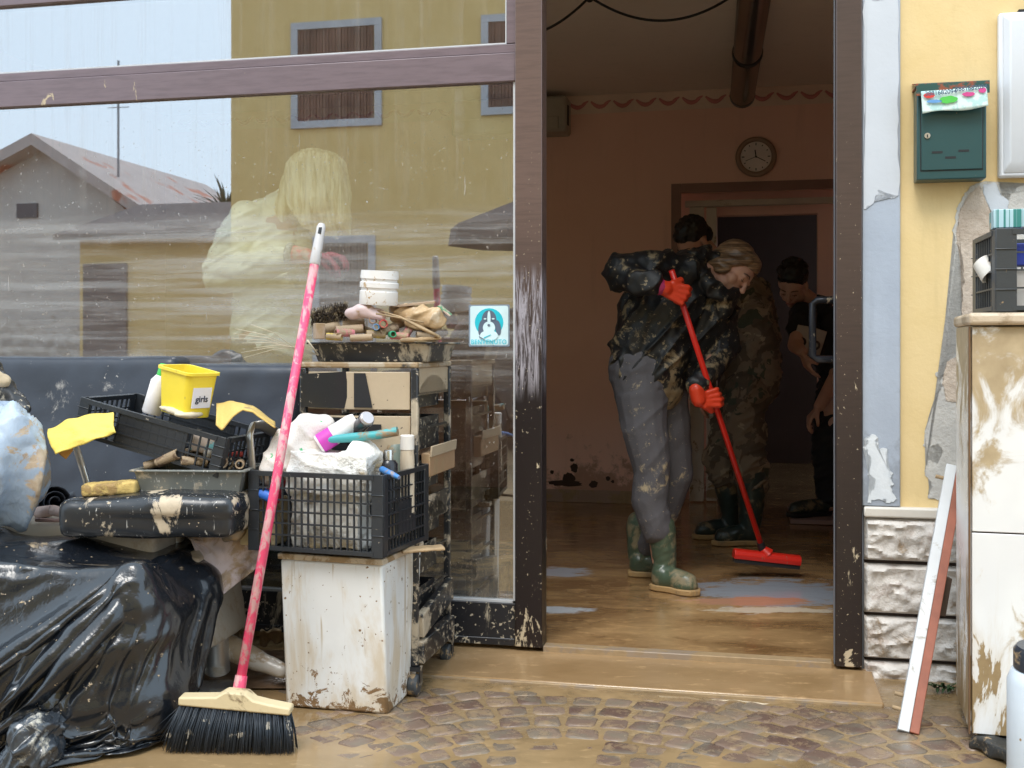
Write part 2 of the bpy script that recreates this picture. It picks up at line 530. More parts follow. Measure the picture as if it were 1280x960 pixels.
mFilm = mud_ground('silty_flood_water', (.25, .165, .08), (.35, .235, .12), .07, alpha=(.34, .56, .50, 1.0), bstr=.13)
b = MB()
def filmh(u, v_):
    x = -3 + 6.2 * u; y = .4 + 4.2 * v_
    return V((x, y, .0005 + .0010 * nz((x, y, 3), 4) + .0006 * nz((x, y * 2.2, 8), 12) + .019 * max(0, 1 - abs((FM.inverted() @ V((x, y, 0))).y + .39) / .075) * (.55 + .9 * nz((x, 2, 2), 3.5) + .3 * nz((x, 2, 5), 14))))
b.sheet(filmh, 240, 190)
struct('mud_water', b, mFilm, smooth=True)

# threshold step, metal track
mStep = mud_ground('mud_coated_step', (.27, .165, .075), (.38, .245, .125), .12, bstr=.22)
b = MB(); b.bb((-.45, -.36, -.03), (fs(1090), .05, .020))
b.bm.transform(FM)
struct('threshold_step', b, mStep, bevel=.006)
b = MB()
for s0, t0, w_, h_ in ((-.45, -.372, .014, .017), (0.0, -.022, .05, .040)):
    b.bb((s0, t0, 0), (fs(1088) if t0 < -.1 else .97, t0 + w_, h_))
b.bm.transform(FM)
struct('threshold_edging', b, mat('worn_edging', (.28, .21, .15), .4, 0, mud=.45, ms=9), bevel=.003)
# froth and silt ridge lying along the step
mFroth = mat('silt_froth', (.55, .45, .32), .35, var=.3, vs=30, bs=90, bump=.4)
b = MB(); pts = []; rs = []
for i in range(70):
    s_ = .05 + i / 69 * .86
    pts.append(F(s_, -.385 - .02 * abs(nz((s_, 0, 0), 6)) - .012 * nz((s_, 3, 0), 22), .0045)); rs.append(.005 + .006 * abs(nz((s_, 5, 0), 18)))
b.tube(pts, rs, 8, .5)
meta(struct('silt_ridge', b, mFroth, smooth=True), kind='stuff')

# interior floor, muddy and partly wiped; pale patches carry painted sky reflection
c1 = P(975, 740, 4.75); c2 = P(940, 755, 4.6); c3 = P(690, 770, 4.45); c4 = P(700, 715, 5.2); c5 = P(960, 765, 4.45)
mFloor = mud_ground('muddy_wet_floor', (.17, .09, .036), (.40, .25, .115), .10, bstr=.22, streak=True, patches=[
    (c1, .55, .42, (.30, .33, .38), 1.15), (c2, .34, .11, (.47, .25, .16), 1.2), (c5, .30, .07, (.60, .52, .40), 1.25),
    (c3, .2, .075, (.55, .58, .62), 1.2), (c4, .2, .16, (.42, .44, .50), 1.15)])
b = MB(); b.bb((-3.4, .03, -.05), (2.0, 7.2, .036)); b.bm.transform(FM)
struct('floor', b, mFloor)

# ================================================================== FACADE
# yellow wall to the right of the door with its trim
yw = thing('house_front_wall', 'yellow rendered house front with blue-grey door surround, peeling plaster and stone plinth', 'wall', FM)
b = MB(); b.bb((fs(1124), 0, .555), (5.2, .3, 3.4)); part('render', b, mYellow, yw, local=True)
b = MB(); b.bb((fs(1077) + .001, -.018, .56), (fs(1125) - .001, .28, 3.4)); b.bb((fs(1077) + .001, -.001, .0), (fs(1077) + .006, .2, .559))
part('door_surround', b, mBand, yw, local=True, bevel=.006)
b = MB(); b.bb((fs(1079), -.035, .525), (5.2, .27, .558)); part('ledge', b, mat('stone_ledge', (.60, .56, .50), .7, mud=.62), yw, local=True, bevel=.006)
# stone plinth: four courses of rough split blocks, wide joints
mStone = mat('split_travertine', (.60, .56, .52), .85, var=.18, vs=8, bump=.7, bs=38, bd=.012, mud=.63, mudcol=(.38, .27, .17), ms=6, zmud=(0, .3, .12), soft=.06, world=True, col2=(.50, .44, .40), c2t=.6, c2s=11)
ys = [(.382, .521), (.210, .370), (.062, .198), (-.02, .050)]
for z0, z1 in ys:
    for s0, s1 in ((fs(1080), 1.62), (1.632, 2.7), (2.712, 3.8), (3.812, 5.2)):
        b = MB()
        nu, nv = (60 if s0 < 1.2 else 20), 16
        def sf(u, v_):
            s_ = s0 + (s1 - s0) * u; z = z0 + (z1 - z0) * v_
            e = min(1, min(u, 1 - u) * (s1 - s0) / .012, min(v_, 1 - v_) * (z1 - z0) / .012)
            r = .5 * abs(nz((s_, z * 1.6, z0 * 9), 9)) + .55 * ridge(nz((s_, z * 2.2, z0 * 5), 12, 4)) + .35 * abs(nz((s_, z * 1.4, 3), 28)) + .2 * nz((s_, z, 2), 55)
            return V((s_, -.006 - .018 * min(1, e * 2) - .024 * e * r, z))
        b.sheet(sf, nu, nv)
        b.bb((s0, -.0065, z0), (s1, .2, z1))
        part('stone_block', b, mStone, yw, local=True, smooth=55)
b = MB(); b.bb((fs(1079) + .004, .004, -.02), (5.1, .25, .524)); part('joint', b, mGrout, yw, local=True)

def patch(pix, mt, name, t=-.001, th=.0016, sub=5, amp=.006):
    """outline given as facade pixels -> ragged thin layer on the wall"""
    pts = [(fs(x), fz(x, y)) for x, y in pix]; out = []
    for i in range(len(pts)):
        a, c = V(pts[i]), V(pts[(i + 1) % len(pts)])
        for k in range(sub * 3):
            p = a.lerp(c, k / sub / 3); out.append((p.x + amp * (1.3 * nz((p.x, p.y, 1), 28) + 1.1 * nz((p.x, p.y, 9), 95)), p.y + amp * (1.3 * nz((p.x, p.y, 7), 28) + 1.1 * nz((p.x, p.y, 13), 95))))
    b = MB(); b.prism(out, T(0, t - th, 0), th)
    bmesh.ops.triangulate(b.bm, faces=[f for f in b.bm.faces if len(f.verts) > 4])
    return part(name, b, mt, yw, local=True)
patch([(1228, 226), (1207, 240), (1196, 262), (1191, 287), (1197, 312), (1201, 345), (1199, 372), (1204, 405), (1204, 432), (1196, 445), (1181, 449), (1171, 468), (1177, 482), (1166, 508), (1159, 531), (1153, 556),
       (1160, 561), (1173, 555), (1179, 565), (1172, 577), (1157, 575), (1158, 592), (1164, 606), (1160, 622), (1178, 626), (1450, 626), (1450, 232), (1270, 232), (1262, 250), (1252, 246), (1247, 230)], mGrey, 'bare_plaster')
patch([(1225, 232), (1210, 243), (1200, 265), (1195, 290), (1203, 330), (1203, 380), (1207, 440), (1182, 455), (1178, 478), (1184, 500), (1215, 505), (1222, 420), (1240, 330), (1242, 275), (1230, 240)], mRough, 'sandy_patch', t=-.0028)
patch([(1230, 229), (1245, 231), (1249, 246), (1262, 252), (1256, 272), (1240, 268), (1232, 250)], mPaleP, 'pale_patch', t=-.0028)
patch([(1079, 547), (1096, 545), (1094, 560), (1108, 563), (1104, 585), (1117, 590), (1112, 610), (1121, 624), (1085, 625), (1092, 600), (1083, 590), (1090, 572), (1080, 566)], mWhiteP, 'flaking_paint', t=-.019, amp=.012)
patch([(1079, 2), (1122, 2), (1122, 246), (1112, 250), (1101, 238), (1090, 256), (1080, 262)], mat('pale_band_paint', (.56, .59, .64), .85, var=.06), 'pale_paint', t=-.019, amp=.008)
# wall over the openings and left of the window
hw = thing('lintel_wall', 'yellow wall above the shop window and doorway', 'wall', FM)
b = MB(); b.bb((-5.2, 0, 2.53), (fs(1077), .3, 3.4)); b.bb((-5.2, 0, 0), (-3.3, .3, 2.53))
part('render', b, mYellow, hw, local=True)

# ------------------------------------------------------------------ shop window
def glass_mat():
    n = NT('dirty_reflective_glass'); v = n.coord(True)
    z = n.n('SeparateXYZ'); n.lk(v, z.inputs[0]); z = z.outputs[2]
    tr = n.n('BsdfTransparent'); tr.inputs[0].default_value = (.97, .99, .98, 1)
    gl = n.n('BsdfGlossy'); gl.inputs['Roughness'].default_value = .012; gl.inputs['Color'].default_value = (.97, .98, 1, 1)
    bn = n.n('Bump'); bn.inputs['Strength'].default_value = .02; bn.inputs['Distance'].default_value = .004
    n.lk(n.noise(n.mapped(v, (1, 1, 1.5)), 1.1, 2), bn.inputs['Height']); n.lk(bn.outputs[0], gl.inputs['Normal'])
    m1 = n.n('MixShader'); m1.inputs[0].default_value = .38
    n.lk(tr.outputs[0], m1.inputs[1]); n.lk(gl.outputs[0], m1.inputs[2])
    # dried mud film: long horizontal wipe marks in a band, vertical runs above, specks below
    st = n.noise(n.mapped(v, (1.1, 1.1, 26)), 1, 7, .66, .3)
    st2 = n.noise(n.mapped(v, (2.2, 2.2, 60), loc=(4, 2, 1)), 1, 5, .7, .2)
    band = n.math('MULTIPLY', n.rng(z, .9, 1.05), n.rng(z, 1.52, 1.60, 1, 0))
    sm = n.math('MULTIPLY', n.math('ADD', n.rng(st, .36, .72, .05, .44), n.rng(st2, .5, .75, 0, .12)), band)
    vr = n.noise(n.mapped(v, (26, 26, .9), loc=(2, 2, 7)), 1, 5, .62)
    vb = n.math('MULTIPLY', n.rng(z, 1.55, 1.66), n.rng(vr, .50, .75, 0, .13))
    blot = n.rng(n.noise(n.mapped(v, (3, 3, 9), loc=(1, 1, 1)), 1.2, 6, .7, .8), .5, .7, 0, .20)
    blot = n.math('MULTIPLY', blot, band)
    sk = n.rng(n.noise(v, 85, 3, .6), .675, .69, 0, .8)
    sk2 = n.rng(n.noise(n.mapped(v, (60, 60, 5), (0, .25, 0), (5, 5, 5)), 1, 4, .6), .70, .73, 0, .7)
    sk = n.math('MULTIPLY', n.math('MAXIMUM', sk, sk2), n.rng(z, 1.6, 2.1, 1, 0))
    lowf = n.rng(z, .15, .55, .18, 0, 'LINEAR')
    tot = n.math('MAXIMUM', n.math('ADD', n.math('ADD', sm, vb), n.math('ADD', blot, lowf)), sk)
    df = n.n('BsdfDiffuse')
    n.lk(n.mix(n.rng(st, .4, .6), (.36, .31, .26), (.46, .45, .44)), df.inputs[0])
    m2 = n.n('MixShader'); n.lk(tot, m2.inputs[0]); n.lk(m1.outputs[0], m2.inputs[1]); n.lk(df.outputs[0], m2.inputs[2])
    return n.done(m2.outputs[0])
mGlass = glass_mat()
n = NT('inner_glass_face'); tr = n.n('BsdfTransparent'); tr.inputs[0].default_value = (.9, .93, .92, 1)
gl = n.n('BsdfGlossy'); gl.inputs['Roughness'].default_value = .02
m1 = n.n('MixShader'); m1.inputs[0].default_value = .05
n.lk(tr.outputs[0], m1.inputs[1]); n.lk(gl.outputs[0], m1.inputs[2]); mGlassIn = n.done(m1.outputs[0])

sw = thing('shop_window', 'large shop window in a brown metal frame, its glass smeared with dried mud', 'shop window', FM)
XL = -3.3
def bx(a, c): return MB().bb(a, c)
sp0 = fs(646)
part('frame_post', bx((sp0, -.032, .035), (-.001, .055, 2.53)), mPost, sw, local=True, bevel=.003)
part('frame_post', bx((XL, -.03, .035), (XL + .09, .055, 2.53)), mPost, sw, local=True, bevel=.003)
part('top_rail', bx((XL + .09, -.025, 2.405), (sp0, .05, 2.53)), mFrameUp, sw, local=True, bevel=.003)
b = bx((XL + .09, -.024, 2.012), (sp0, .05, 2.112)); b.bb((XL + .09, -.012, 2.114), (sp0, .048, 2.146))
part('middle_rail', b, mFrameUp, sw, local=True, bevel=.003)
part('side_bead', bx((fs(634), -.010, 2.148), (sp0 - .001, .048, 2.404)), mFrameUp, sw, local=True, bevel=.002)
b = bx((XL + .09, -.02, .035), (sp0, .05, .182)); b.bb((XL + .09, -.026, .035), (sp0 - .002, -.0205, .06))
part('bottom_rail', b, mRailLow, sw, local=True, bevel=.003)
b = bx((sp0 - .010, -.014, .19), (sp0 - .001, .02, 2.011)); b.bb((XL + .09, -.016, .183), (sp0 - .011, .02, .191))
b.bb((XL + .09, -.008, 2.147), (fs(634) - .001, .02, 2.152)); b.bb((fs(634) - .005, -.008, 2.1525), (fs(634) - .001, .02, 2.404))
part('glazing_bead', b, mBead, sw, local=True)
for z0, z1, s1 in ((.191, 2.011, sp0 - .010), (2.152, 2.404, fs(634) - .005)):
    o = part('glass_pane', bx((XL + .09, -.003, z0), (s1, .004, z1)), mGlass, sw, local=True)
    o.data.materials.append(mGlassIn)
    for f in o.data.polygons:
        if f.normal.y > .5: f.material_index = 1

# ------------------------------------------------------------------ door opening: right jamb, open leaf, pull handle
dj = thing('door_frame', 'dark brown metal door jamb and head, spattered with mud', 'door frame', FM)
b = bx((fs(1044), -.03, .03), (fs(1077), .09, 2.53)); part('jamb', b, mPostR, dj, local=True, bevel=.004)
part('head', bx((0, -.03, 2.42), (fs(1044) - .001, .09, 2.528)), mFrameUp, dj, local=True, bevel=.003)
part('seal', bx((fs(1044) - .004, .0, .03), (fs(1044) - .001, .03, 2.41)), mat('grey_seal', (.16, .17, .19), .4), dj, local=True)
hx = fs(1044) - .004
DM = FM @ T(hx + .03, .095, 0) @ rotm(rz=84.5)
dl = thing('glass_door', 'shop door leaf standing wide open inward with a black tubular pull handle', 'door', DM)
b = bx((0, -.022, .05), (.07, .022, 2.4)); b.bb((.86, -.022, .05), (.93, .022, 2.4)); b.bb((.07, -.021, .05), (.86, .021, .15)); b.bb((.07, -.021, 2.32), (.86, .021, 2.4))
part('leaf_frame', b, mPostR, dl, local=True, bevel=.003)
part('pane', bx((.07, -.004, .15), (.86, .004, 2.32)), mGlassIn, dl, local=True)
mHandle = mat('black_chrome_handle', (.05, .055, .07), .2, .3, mud=.60, mudcol=(.6, .5, .35), ms=14)
b = MB(); yh = .135; hz0, hz1 = 1.01, 1.295
b.tube([V((.84, .022, hz1 - .02)), V((.84, yh - .02, hz1 - .02)), V((.84, yh, hz1 - .035)), V((.84, yh, hz0 + .035)), V((.84, yh - .02, hz0 + .02)), V((.84, .022, hz0 + .02))], .0155, 12)
part('pull_handle', b, mHandle, dl, local=True, smooth=True)

# ================================================================== SHOP INTERIOR
ZC = 2.775
TB = 3.62
d0 = fs(843, TB); dz = 2.11
b = MB()
b.bb((-3.5, TB, 0), (d0, TB + .14, ZC)); b.bb((d0, TB, dz), (1.9, TB + .14, ZC)); b.bb((1.55, TB, 0), (1.9, TB + .14, dz))
b.bm.transform(FM); struct('back_wall', b, mPink)
b = MB(); b.bb((-3.6, .06, 0), (-3.5, TB + .14, ZC)); b.bm.transform(FM); struct('side_wall', b, mPink)
b = MB(); b.bb((1.9, .3, 0), (2.0, TB + .14, ZC)); b.bm.transform(FM); struct('side_wall', b, mPink)
b = MB(); b.bb((-3.6, .302, ZC), (2.0, 6.7, ZC + .1)); b.bm.transform(FM); struct('ceiling', b, mCeil)
b = MB(); b.bb((-3.6, .0605, 2.54), (1.9, .30, ZC + .1)); 
b = MB(); b.bb((-3.49, .301, 2.53), (1.9, .34, ZC)); b.bm.transform(FM); struct('front_wall_inside', b, mPink)
b = MB(); b.bb((fs(1077) + .1, .301, 0), (1.9, .34, 2.53)); b.bm.transform(FM); struct('front_wall_inside', b, mPink)
# back room behind the doorway
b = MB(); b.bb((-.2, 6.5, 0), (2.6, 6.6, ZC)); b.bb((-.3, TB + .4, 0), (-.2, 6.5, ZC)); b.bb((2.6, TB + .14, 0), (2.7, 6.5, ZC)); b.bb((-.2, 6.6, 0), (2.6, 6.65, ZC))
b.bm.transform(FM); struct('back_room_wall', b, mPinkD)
# inner partition behind the sliding door track
t1 = TB + .30
e0, e1, ez = fs(896, t1), fs(1022, t1), fz(960, 268, t1)
b = MB(); b.bb((-.2, t1, 0), (e0, t1 + .1, ZC)); b.bb((e0, t1, ez), (e1, t1 + .1, ZC)); b.bb((e1, t1, 0), (2.6, t1 + .1, ZC))
b.bm.transform(FM); struct('inner_wall', b, mPink)
mTrim = mat('cream_woodwork', (.62, .55, .46), .5, world=True, zmud=(.04, .5, .12), mud=.62)
dt = thing('sliding_door', 'cream sliding door panels stacked at the left side of the back doorway', 'door', FM)
t2 = TB + .17
part('track', bx((d0 + .06, t2 - .03, dz - .085), (1.5, t2 + .03, dz - .045)), mTrim, dt, local=True, bevel=.003)
for xa, xb, tt in ((862, 880, t2 - .015), (883, 896, t2 + .02)):
    b = bx((fs(xa, tt), tt - .012, .045), (fs(xb, tt), tt + .012, dz - .088))
    part('door_panel', b, mTrim, dt, local=True, bevel=.004)
b = bx((d0 - .02, TB - .012, .04), (d0 + .045, TB - .001, dz + .05)); b.bb((d0 + .046, TB - .012, dz - .012), (1.9, TB - .001, dz + .05))
b.bb((d0 + .001, TB, .04), (d0 + .02, TB + .14, dz - .001))
solo('door_casing', b, mat('brown_casing', (.16, .085, .06), .5), 'dark brown casing around the back doorway', 'door frame', M=FM, bevel=.003) if False else None
b.bm.transform(FM); solo('door_casing', b, mat('brown_casing', (.26, .14, .11), .5), 'dark brown casing around the back doorway', 'door frame', bevel=.003)
# skirting
b = MB(); b.bb((-3.5, TB - .014, .036), (d0 - .021, TB - .001, .12)); b.bm.transform(FM)
solo('skirting_board', b, mat('muddy_skirting', (.34, .23, .17), .5, mud=.5, ms=9), 'muddy skirting board along the foot of the pink back wall', 'skirting', bevel=.003)
# wallpaper border with pink swags
wb = thing('wallpaper_border', 'cream wallpaper border with pink swags under the ceiling of the back wall', 'border', FM)
part('strip', bx((-3.5, TB - .003, ZC - .125), (1.9, TB - .001, ZC - .001)), mat('border_paper', (.80, .62, .50), .8), wb, local=True)
b = MB(); s_ = -3.4; k = 0
while s_ < 1.8:
    pts = [V((s_ + .115 * u / 8, TB - .0045, ZC - .045 - .030 * sin(pi * u / 8) - .012 * u / 8)) for u in range(9)]
    b.tube(pts, [.004 + .012 * sin(pi * (u + .6) / 9.2) for u in range(9)], 6, .9)
    pts = [V((s_ + .085 + .05 * u / 4, TB - .0045, ZC - .075 + .035 * (u / 4) ** .7)) for u in range(5)]
    b.tube(pts, [.006, .010, .010, .008, .003], 6, .9)
    s_ += .152
for v_ in b.bm.verts: v_.co.y = TB - .0035 + (v_.co.y - TB + .0045) * .12
part('swag_pattern', b, mat('border_pink', (.62, .24, .22), .8), wb, local=True, smooth=True)
# display platform behind the glass
b = MB(); b.bb((-3.2, .09, .037), (-.26, 1.1, .2)); b.bm.transform(FM)
solo('display_platform', b, mat('dark_boards', (.07, .055, .045), .5, mud=.5), 'low dark display platform inside the shop window', 'platform', bevel=.004)
# clock
cp = FP(945, 196, TB - .02)
CM = T(cp) @ Matrix.Rotation(FA, 4, 'Z') @ rotm(90)
ck = thing('wall_clock', 'round wall clock with a pale face and tan rim on the pink wall', 'clock', CM)
part('rim', MB().lathe([(.098, -.018), (.128, -.018), (.132, -.005), (.128, .015), (.112, .022), (.098, .012), (.098, -.018)], seg=48), mat('clock_rim', (.33, .22, .15), .4), ck, local=True, smooth=True)
part('face', MB().lathe([(0, -.01), (.0985, -.01), (.0985, .004), (0, .004)], seg=48), mat('clock_face', (.82, .74, .68), .5), ck, local=True)
for i in range(12):
    a = pi / 6 * i; part('hour_mark', MB().box((.082 * sin(a), .082 * cos(a), .0055), (.006, .016 if i % 3 == 0 else .009, .002), Matrix.Rotation(-a, 4, 'Z')), mDark, ck, local=True)
for a, l, wd in ((-8, .052, .007), (118, .075, .005), (-112, .08, .003)):
    R = Matrix.Rotation(rad(-a), 4, 'Z')
    part('hand', MB().box(R @ V((0, l / 2 - .008, .009 + wd * .3)), (wd, l, .0015), R), mDark, ck, local=True)
# air conditioner
am = mat('yellowed_plastic', (.42, .38, .31), .5)
a0, a1 = fs(655, TB - .2), fs(708, TB - .2)
ac = thing('air_conditioner', 'yellowed air conditioner box high on the pink back wall', 'air conditioner', FM)
part('housing', bx((a0 - .5, TB - .21, 2.50), (a1, TB - .001, 2.74)), am, ac, local=True, bevel=.02)
part('flap', bx((a0 - .48, TB - .225, 2.515), (a1 - .05, TB - .212, 2.60)), am, ac, local=True, bevel=.004)
part('side_vent', bx((a1 + .0005, TB - .17, 2.55), (a1 + .006, TB - .13, 2.68)), mDark, ac, local=True)
# flexible duct along the ceiling
du = thing('ceiling_duct', 'shiny flexible metal duct hanging along the ceiling', 'duct', P(928, 90, 7.0))
pA, pB = P(928, 88, 7.05), P(948, -40, 4.6)
pA.z = 2.665; pB.z = 2.665
pr = []; L_ = (pB - pA).length; i = 0
while i * .012 < L_:
    pr.append((.072 + .004 * (i % 2), i * .012)); i += 1
part('tube', MB().lathe([(.078, -.004)] + pr, T(pA) @ zto(pB - pA), 28), mat('duct_foil', (.46, .43, .40), .22, .95, bump=.6, bs=24), du, smooth=True)
part('end_cap', MB().lathe([(0, -.02), (.07, -.02), (.079, -.01), (.079, .03), (.07, .03)], T(pA) @ zto(pB - pA), 28), mat('duct_cap', (.10, .09, .085), .4, .5), du)
b = MB(); q = pA.lerp(pB, .42); D_ = (pB - pA).normalized()
b.cyl(q - D_ * .02, q + D_ * .02, .082, seg=28, caps=True); part('clamp_band', b, mDark, du)
# cable swags
b = MB(); h0 = P(737, -4, 5.4)
def sag(a, c, d, k=16):
    return [a.lerp(c, i / k) - V((0, 0, d * 4 * (i / k) * (1 - i / k))) for i in range(k + 1)]
b.tube(sag(h0, P(925, -12, 5.4), .13, 24), .0065, 8); b.tube(sag(h0, P(640, 46, 5.4), .05), .0065, 8)
b.ball(h0 + V((0, 0, -.005)), .022); b.cyl(h0, V((h0.x, h0.y, ZC)), .005, seg=8)
solo('ceiling_cable', b, mDark, 'black cable slung from a hook under the shop ceiling', 'cable', smooth=True)
# small broken stains on the wall near the floor: knocked-out plaster
pdm = thing('wall_damage', 'dark chipped patches low on the pink wall left of the woman', 'wall damage', FM)
mDamp = mat('damp_hole', (.06, .03, .02), .8)
for x, y, rx, ry in ((706, 604, 22, 4), (711, 598, 8, 7), (718, 585, 5, 6), (742, 605, 5, 5), (760, 598, 3, 3), (690, 590, 2.5, 2.5), (766, 602, 2, 2), (715, 575, 3, 2)):
    c_ = (fs(x, TB), fz(x, y, TB)); k_ = 7.4 / FPX
    pts = [(c_[0] + cos(a) * rx * k_ * (1 + .5 * nz((x + cos(a), sin(a), 0), 2.3)), c_[1] + sin(a) * ry * k_ * (1 + .5 * nz((x + cos(a), sin(a), 3), 2.3))) for a in [2 * pi * i / 18 for i in range(18)]]
    part('chip', MB().prism(pts, T(0, TB - .003, 0), .002), mDamp, pdm, local=True)

# ================================================================== OPPOSITE SIDE OF THE STREET (seen mirrored in the glass)
def MF(x, y, tv):
    """mirror image pixel at virtual depth tv -> facade coords on the real side"""
    return fs(x, tv), fz(x, y, tv)
TV = 12.0
hy = thing('opposite_house', 'ochre house across the street with shuttered windows, mirrored in the shop glass', 'house', FM)
sL = fs(289, TV)
def shutter_window(parent, x0, y0, x1, y1, tv, mfr, msh, slats=9):
    sa, z1 = MF(x0, y0, tv); sb, z0 = MF(x1, y1, tv)
    fr = .11
    b = bx((sa, -tv + .001, z0), (sb, -tv + .05, z0 + fr)); b.bb((sa, -tv + .001, z1 - fr), (sb, -tv + .05, z1)); b.bb((sa, -tv + .001, z0 + fr), (sa + fr, -tv + .049, z1 - fr)); b.bb((sb - fr, -tv + .001, z0 + fr), (sb, -tv + .049, z1 - fr))
    wn = part('window', b, mfr, parent, local=True, bevel=.004)
    b = MB(); hh = (z1 - z0 - 2 * fr) / slats / 3
    k = int((sb - sa - 2 * fr) / .05)
    for i in range(k):
        b.bb((sa + fr + i * .05, -tv + .005, z0 + fr), (sa + fr + i * .05 + .042, -tv + .03 + .006 * (i % 2), z1 - fr))
    part('blind', b, msh, wn, local=True)
mFr = mat('window_surround', (.46, .47, .50), .8); mSh = mat('wood_blind', (.15, .075, .05), .6, var=.4, vs=2)
part('wall', bx((sL, -TV - 7, 0), (sL + 17, -TV, 7.6)), mYellowFar, hy, local=True)
part('roof', bx((sL - .4, -TV - 7.4, 7.6), (sL + 17.4, -TV + .5, 7.8)), mat('clay_tiles', (.35, .12, .07), .8), hy, local=True)
shutter_window(hy, 365, 30, 478, 157, TV, mFr, mSh)
shutter_window(hy, 602, 20, 715, 140, TV, mFr, mSh)
shutter_window(hy, 392, 296, 470, 470, TV, mFr, mat('dim_door', (.20, .16, .13), .6))
# low ochre annex with dark tiled roof
t3 = 14.0
ax = thing('garage_annex', 'low ochre annex with a dark tiled roof beside the opposite house', 'house', FM)
s0, s1 = fs(100, t3), fs(296, t3); zt = fz(200, 298, t3); zt2 = fz(200, 262, t3)
part('wall', bx((s0, -t3 - 4, 0), (s1, -t3, zt)), mYellowFar, ax, local=True)
b = MB(); b.prism([(-t3 + .35, zt), (-t3 - 2, zt2 + .25), (-t3 - 4.3, zt)], T(s0 - .2, 0, 0) @ rotm(rz=90), -(s1 - s0) - .1) if False else None
b = MB(); a_ = [(s0 - .3, -t3 + .35, zt - .03), (s1, -t3 + .35, zt - .03), (s1, -t3 - 2.5, zt2 + .35), (s0 - .3, -t3 - 2.5, zt2 + .35)]
vs_ = [b.bm.verts.new(p) for p in a_] + [b.bm.verts.new((p[0], p[1], p[2] + .1)) for p in a_]
for f in ((3, 2, 1, 0), (4, 5, 6, 7), (0, 1, 5, 4), (1, 2, 6, 5), (2, 3, 7, 6), (3, 0, 4, 7)): b.bm.faces.new([vs_[i] for i in f])
part('roof', b, mat('old_dark_tiles', (.10, .085, .085), .8, var=.5, vs=9), ax, local=True)
part('garage_door', bx((s0 + .1, -t3 + .001, 0), (fs(160, t3), -t3 + .06, fz(130, 330, t3))), mat('grey_brown_door', (.12, .10, .10), .6, var=.4, vs=5), ax, local=True)
# gabled house
t4 = 21.0
gh = thing('gable_house', 'pale gabled house with a red roof further across the street', 'house', FM)
pk = MF(58, 186, t4); er = MF(172, 262, t4); el = (2 * pk[0] - er[0] - 3, er[1] - .6)
mPale = plaster('pale_house_render', (.50, .47, .45), (.56, .53, .5), low=(0, 3, (.36, .33, .3)))
b = MB(); b.prism([(el[0] + .5, 0), (er[0] - .3, 0), (er[0] - .3, er[1]), (pk[0], pk[1]), (el[0] + .5, el[1])], FM @ T(0, -t4 - 8, 0), 8)
part('wall', b, mPale, gh)
b = MB()
up = .28
for a_, c_ in (((pk[0], pk[1]), (er[0] + .4, er[1] - .25)), ((el[0], el[1] - .2), (pk[0], pk[1]))):
    b.prism([a_, c_, (c_[0], c_[1] + up), (a_[0], a_[1] + up)], FM @ T(0, -t4 - 8.3, 0), 8.9)
part('roof', b, mat('red_grey_tiles', (.42, .36, .34), .7, col2=(.42, .15, .09), c2t=.60, c2s=1), gh)
sa, za = MF(22, 255, t4); sb, zb = MF(48, 272, t4)
part('window', bx((sa, -t4, zb), (sb, -t4 + .05, za)), mat('dark_window', (.05, .05, .06), .2), gh, local=True)
# aerial
sp, zp = MF(120, 225, t4)
b = MB(); b.cyl(F(sp, -t4 - 1, er[1] + .6), F(sp, -t4 - 1, zp + 3.2), .03, seg=8); 
for i in range(5): b.cyl(F(sp - .3, -t4 - 1, zp + 2 + i * .22), F(sp + .3, -t4 - 1, zp + 2 + i * .22), .012, seg=6)
solo('roof_aerial', b, mat('grey_metal', (.25, .25, .26), .4, .6), 'thin television aerial on the gabled house roof', 'aerial')
# spiky garden plants
for i, (x, y, tt) in enumerate(((186, 268, 15.5), (222, 268, 15.2))):
    sx_, zx = MF(x, y, tt)
    pl = thing('yucca_plant', ('broad' if i == 0 else 'narrow') + ' spiky garden plant rising behind the annex roof', 'plant', FM @ T(sx_, -tt - 3.2, 0), 'spiky plants behind the annex')
    part('trunk', MB().cyl((0, 0, 0), (0, 0, zx + .5), .09, .06, 10), mat('bark', (.12, .09, .06), .9), pl, local=True)
    b = MB()
    for k in range(80):
        a = rnd.uniform(0, 2 * pi); e = rnd.uniform(-.1, 1.4); L = rnd.uniform(.6, 1.0) * (1 if i == 0 else .7)
        d = V((cos(a) * cos(e), sin(a) * cos(e), sin(e))); o_ = V((0, 0, zx + rnd.uniform(.1, .5)))
        m_ = o_ + d * L * .55; b.tube([o_, m_, o_ + d * L + V((0, 0, -.1))], [.02, .025, .002], 4, .3)
    part('crown', b, mat('yucca_leaf', (.06, .085, .04), .6, var=.4), pl, local=True)
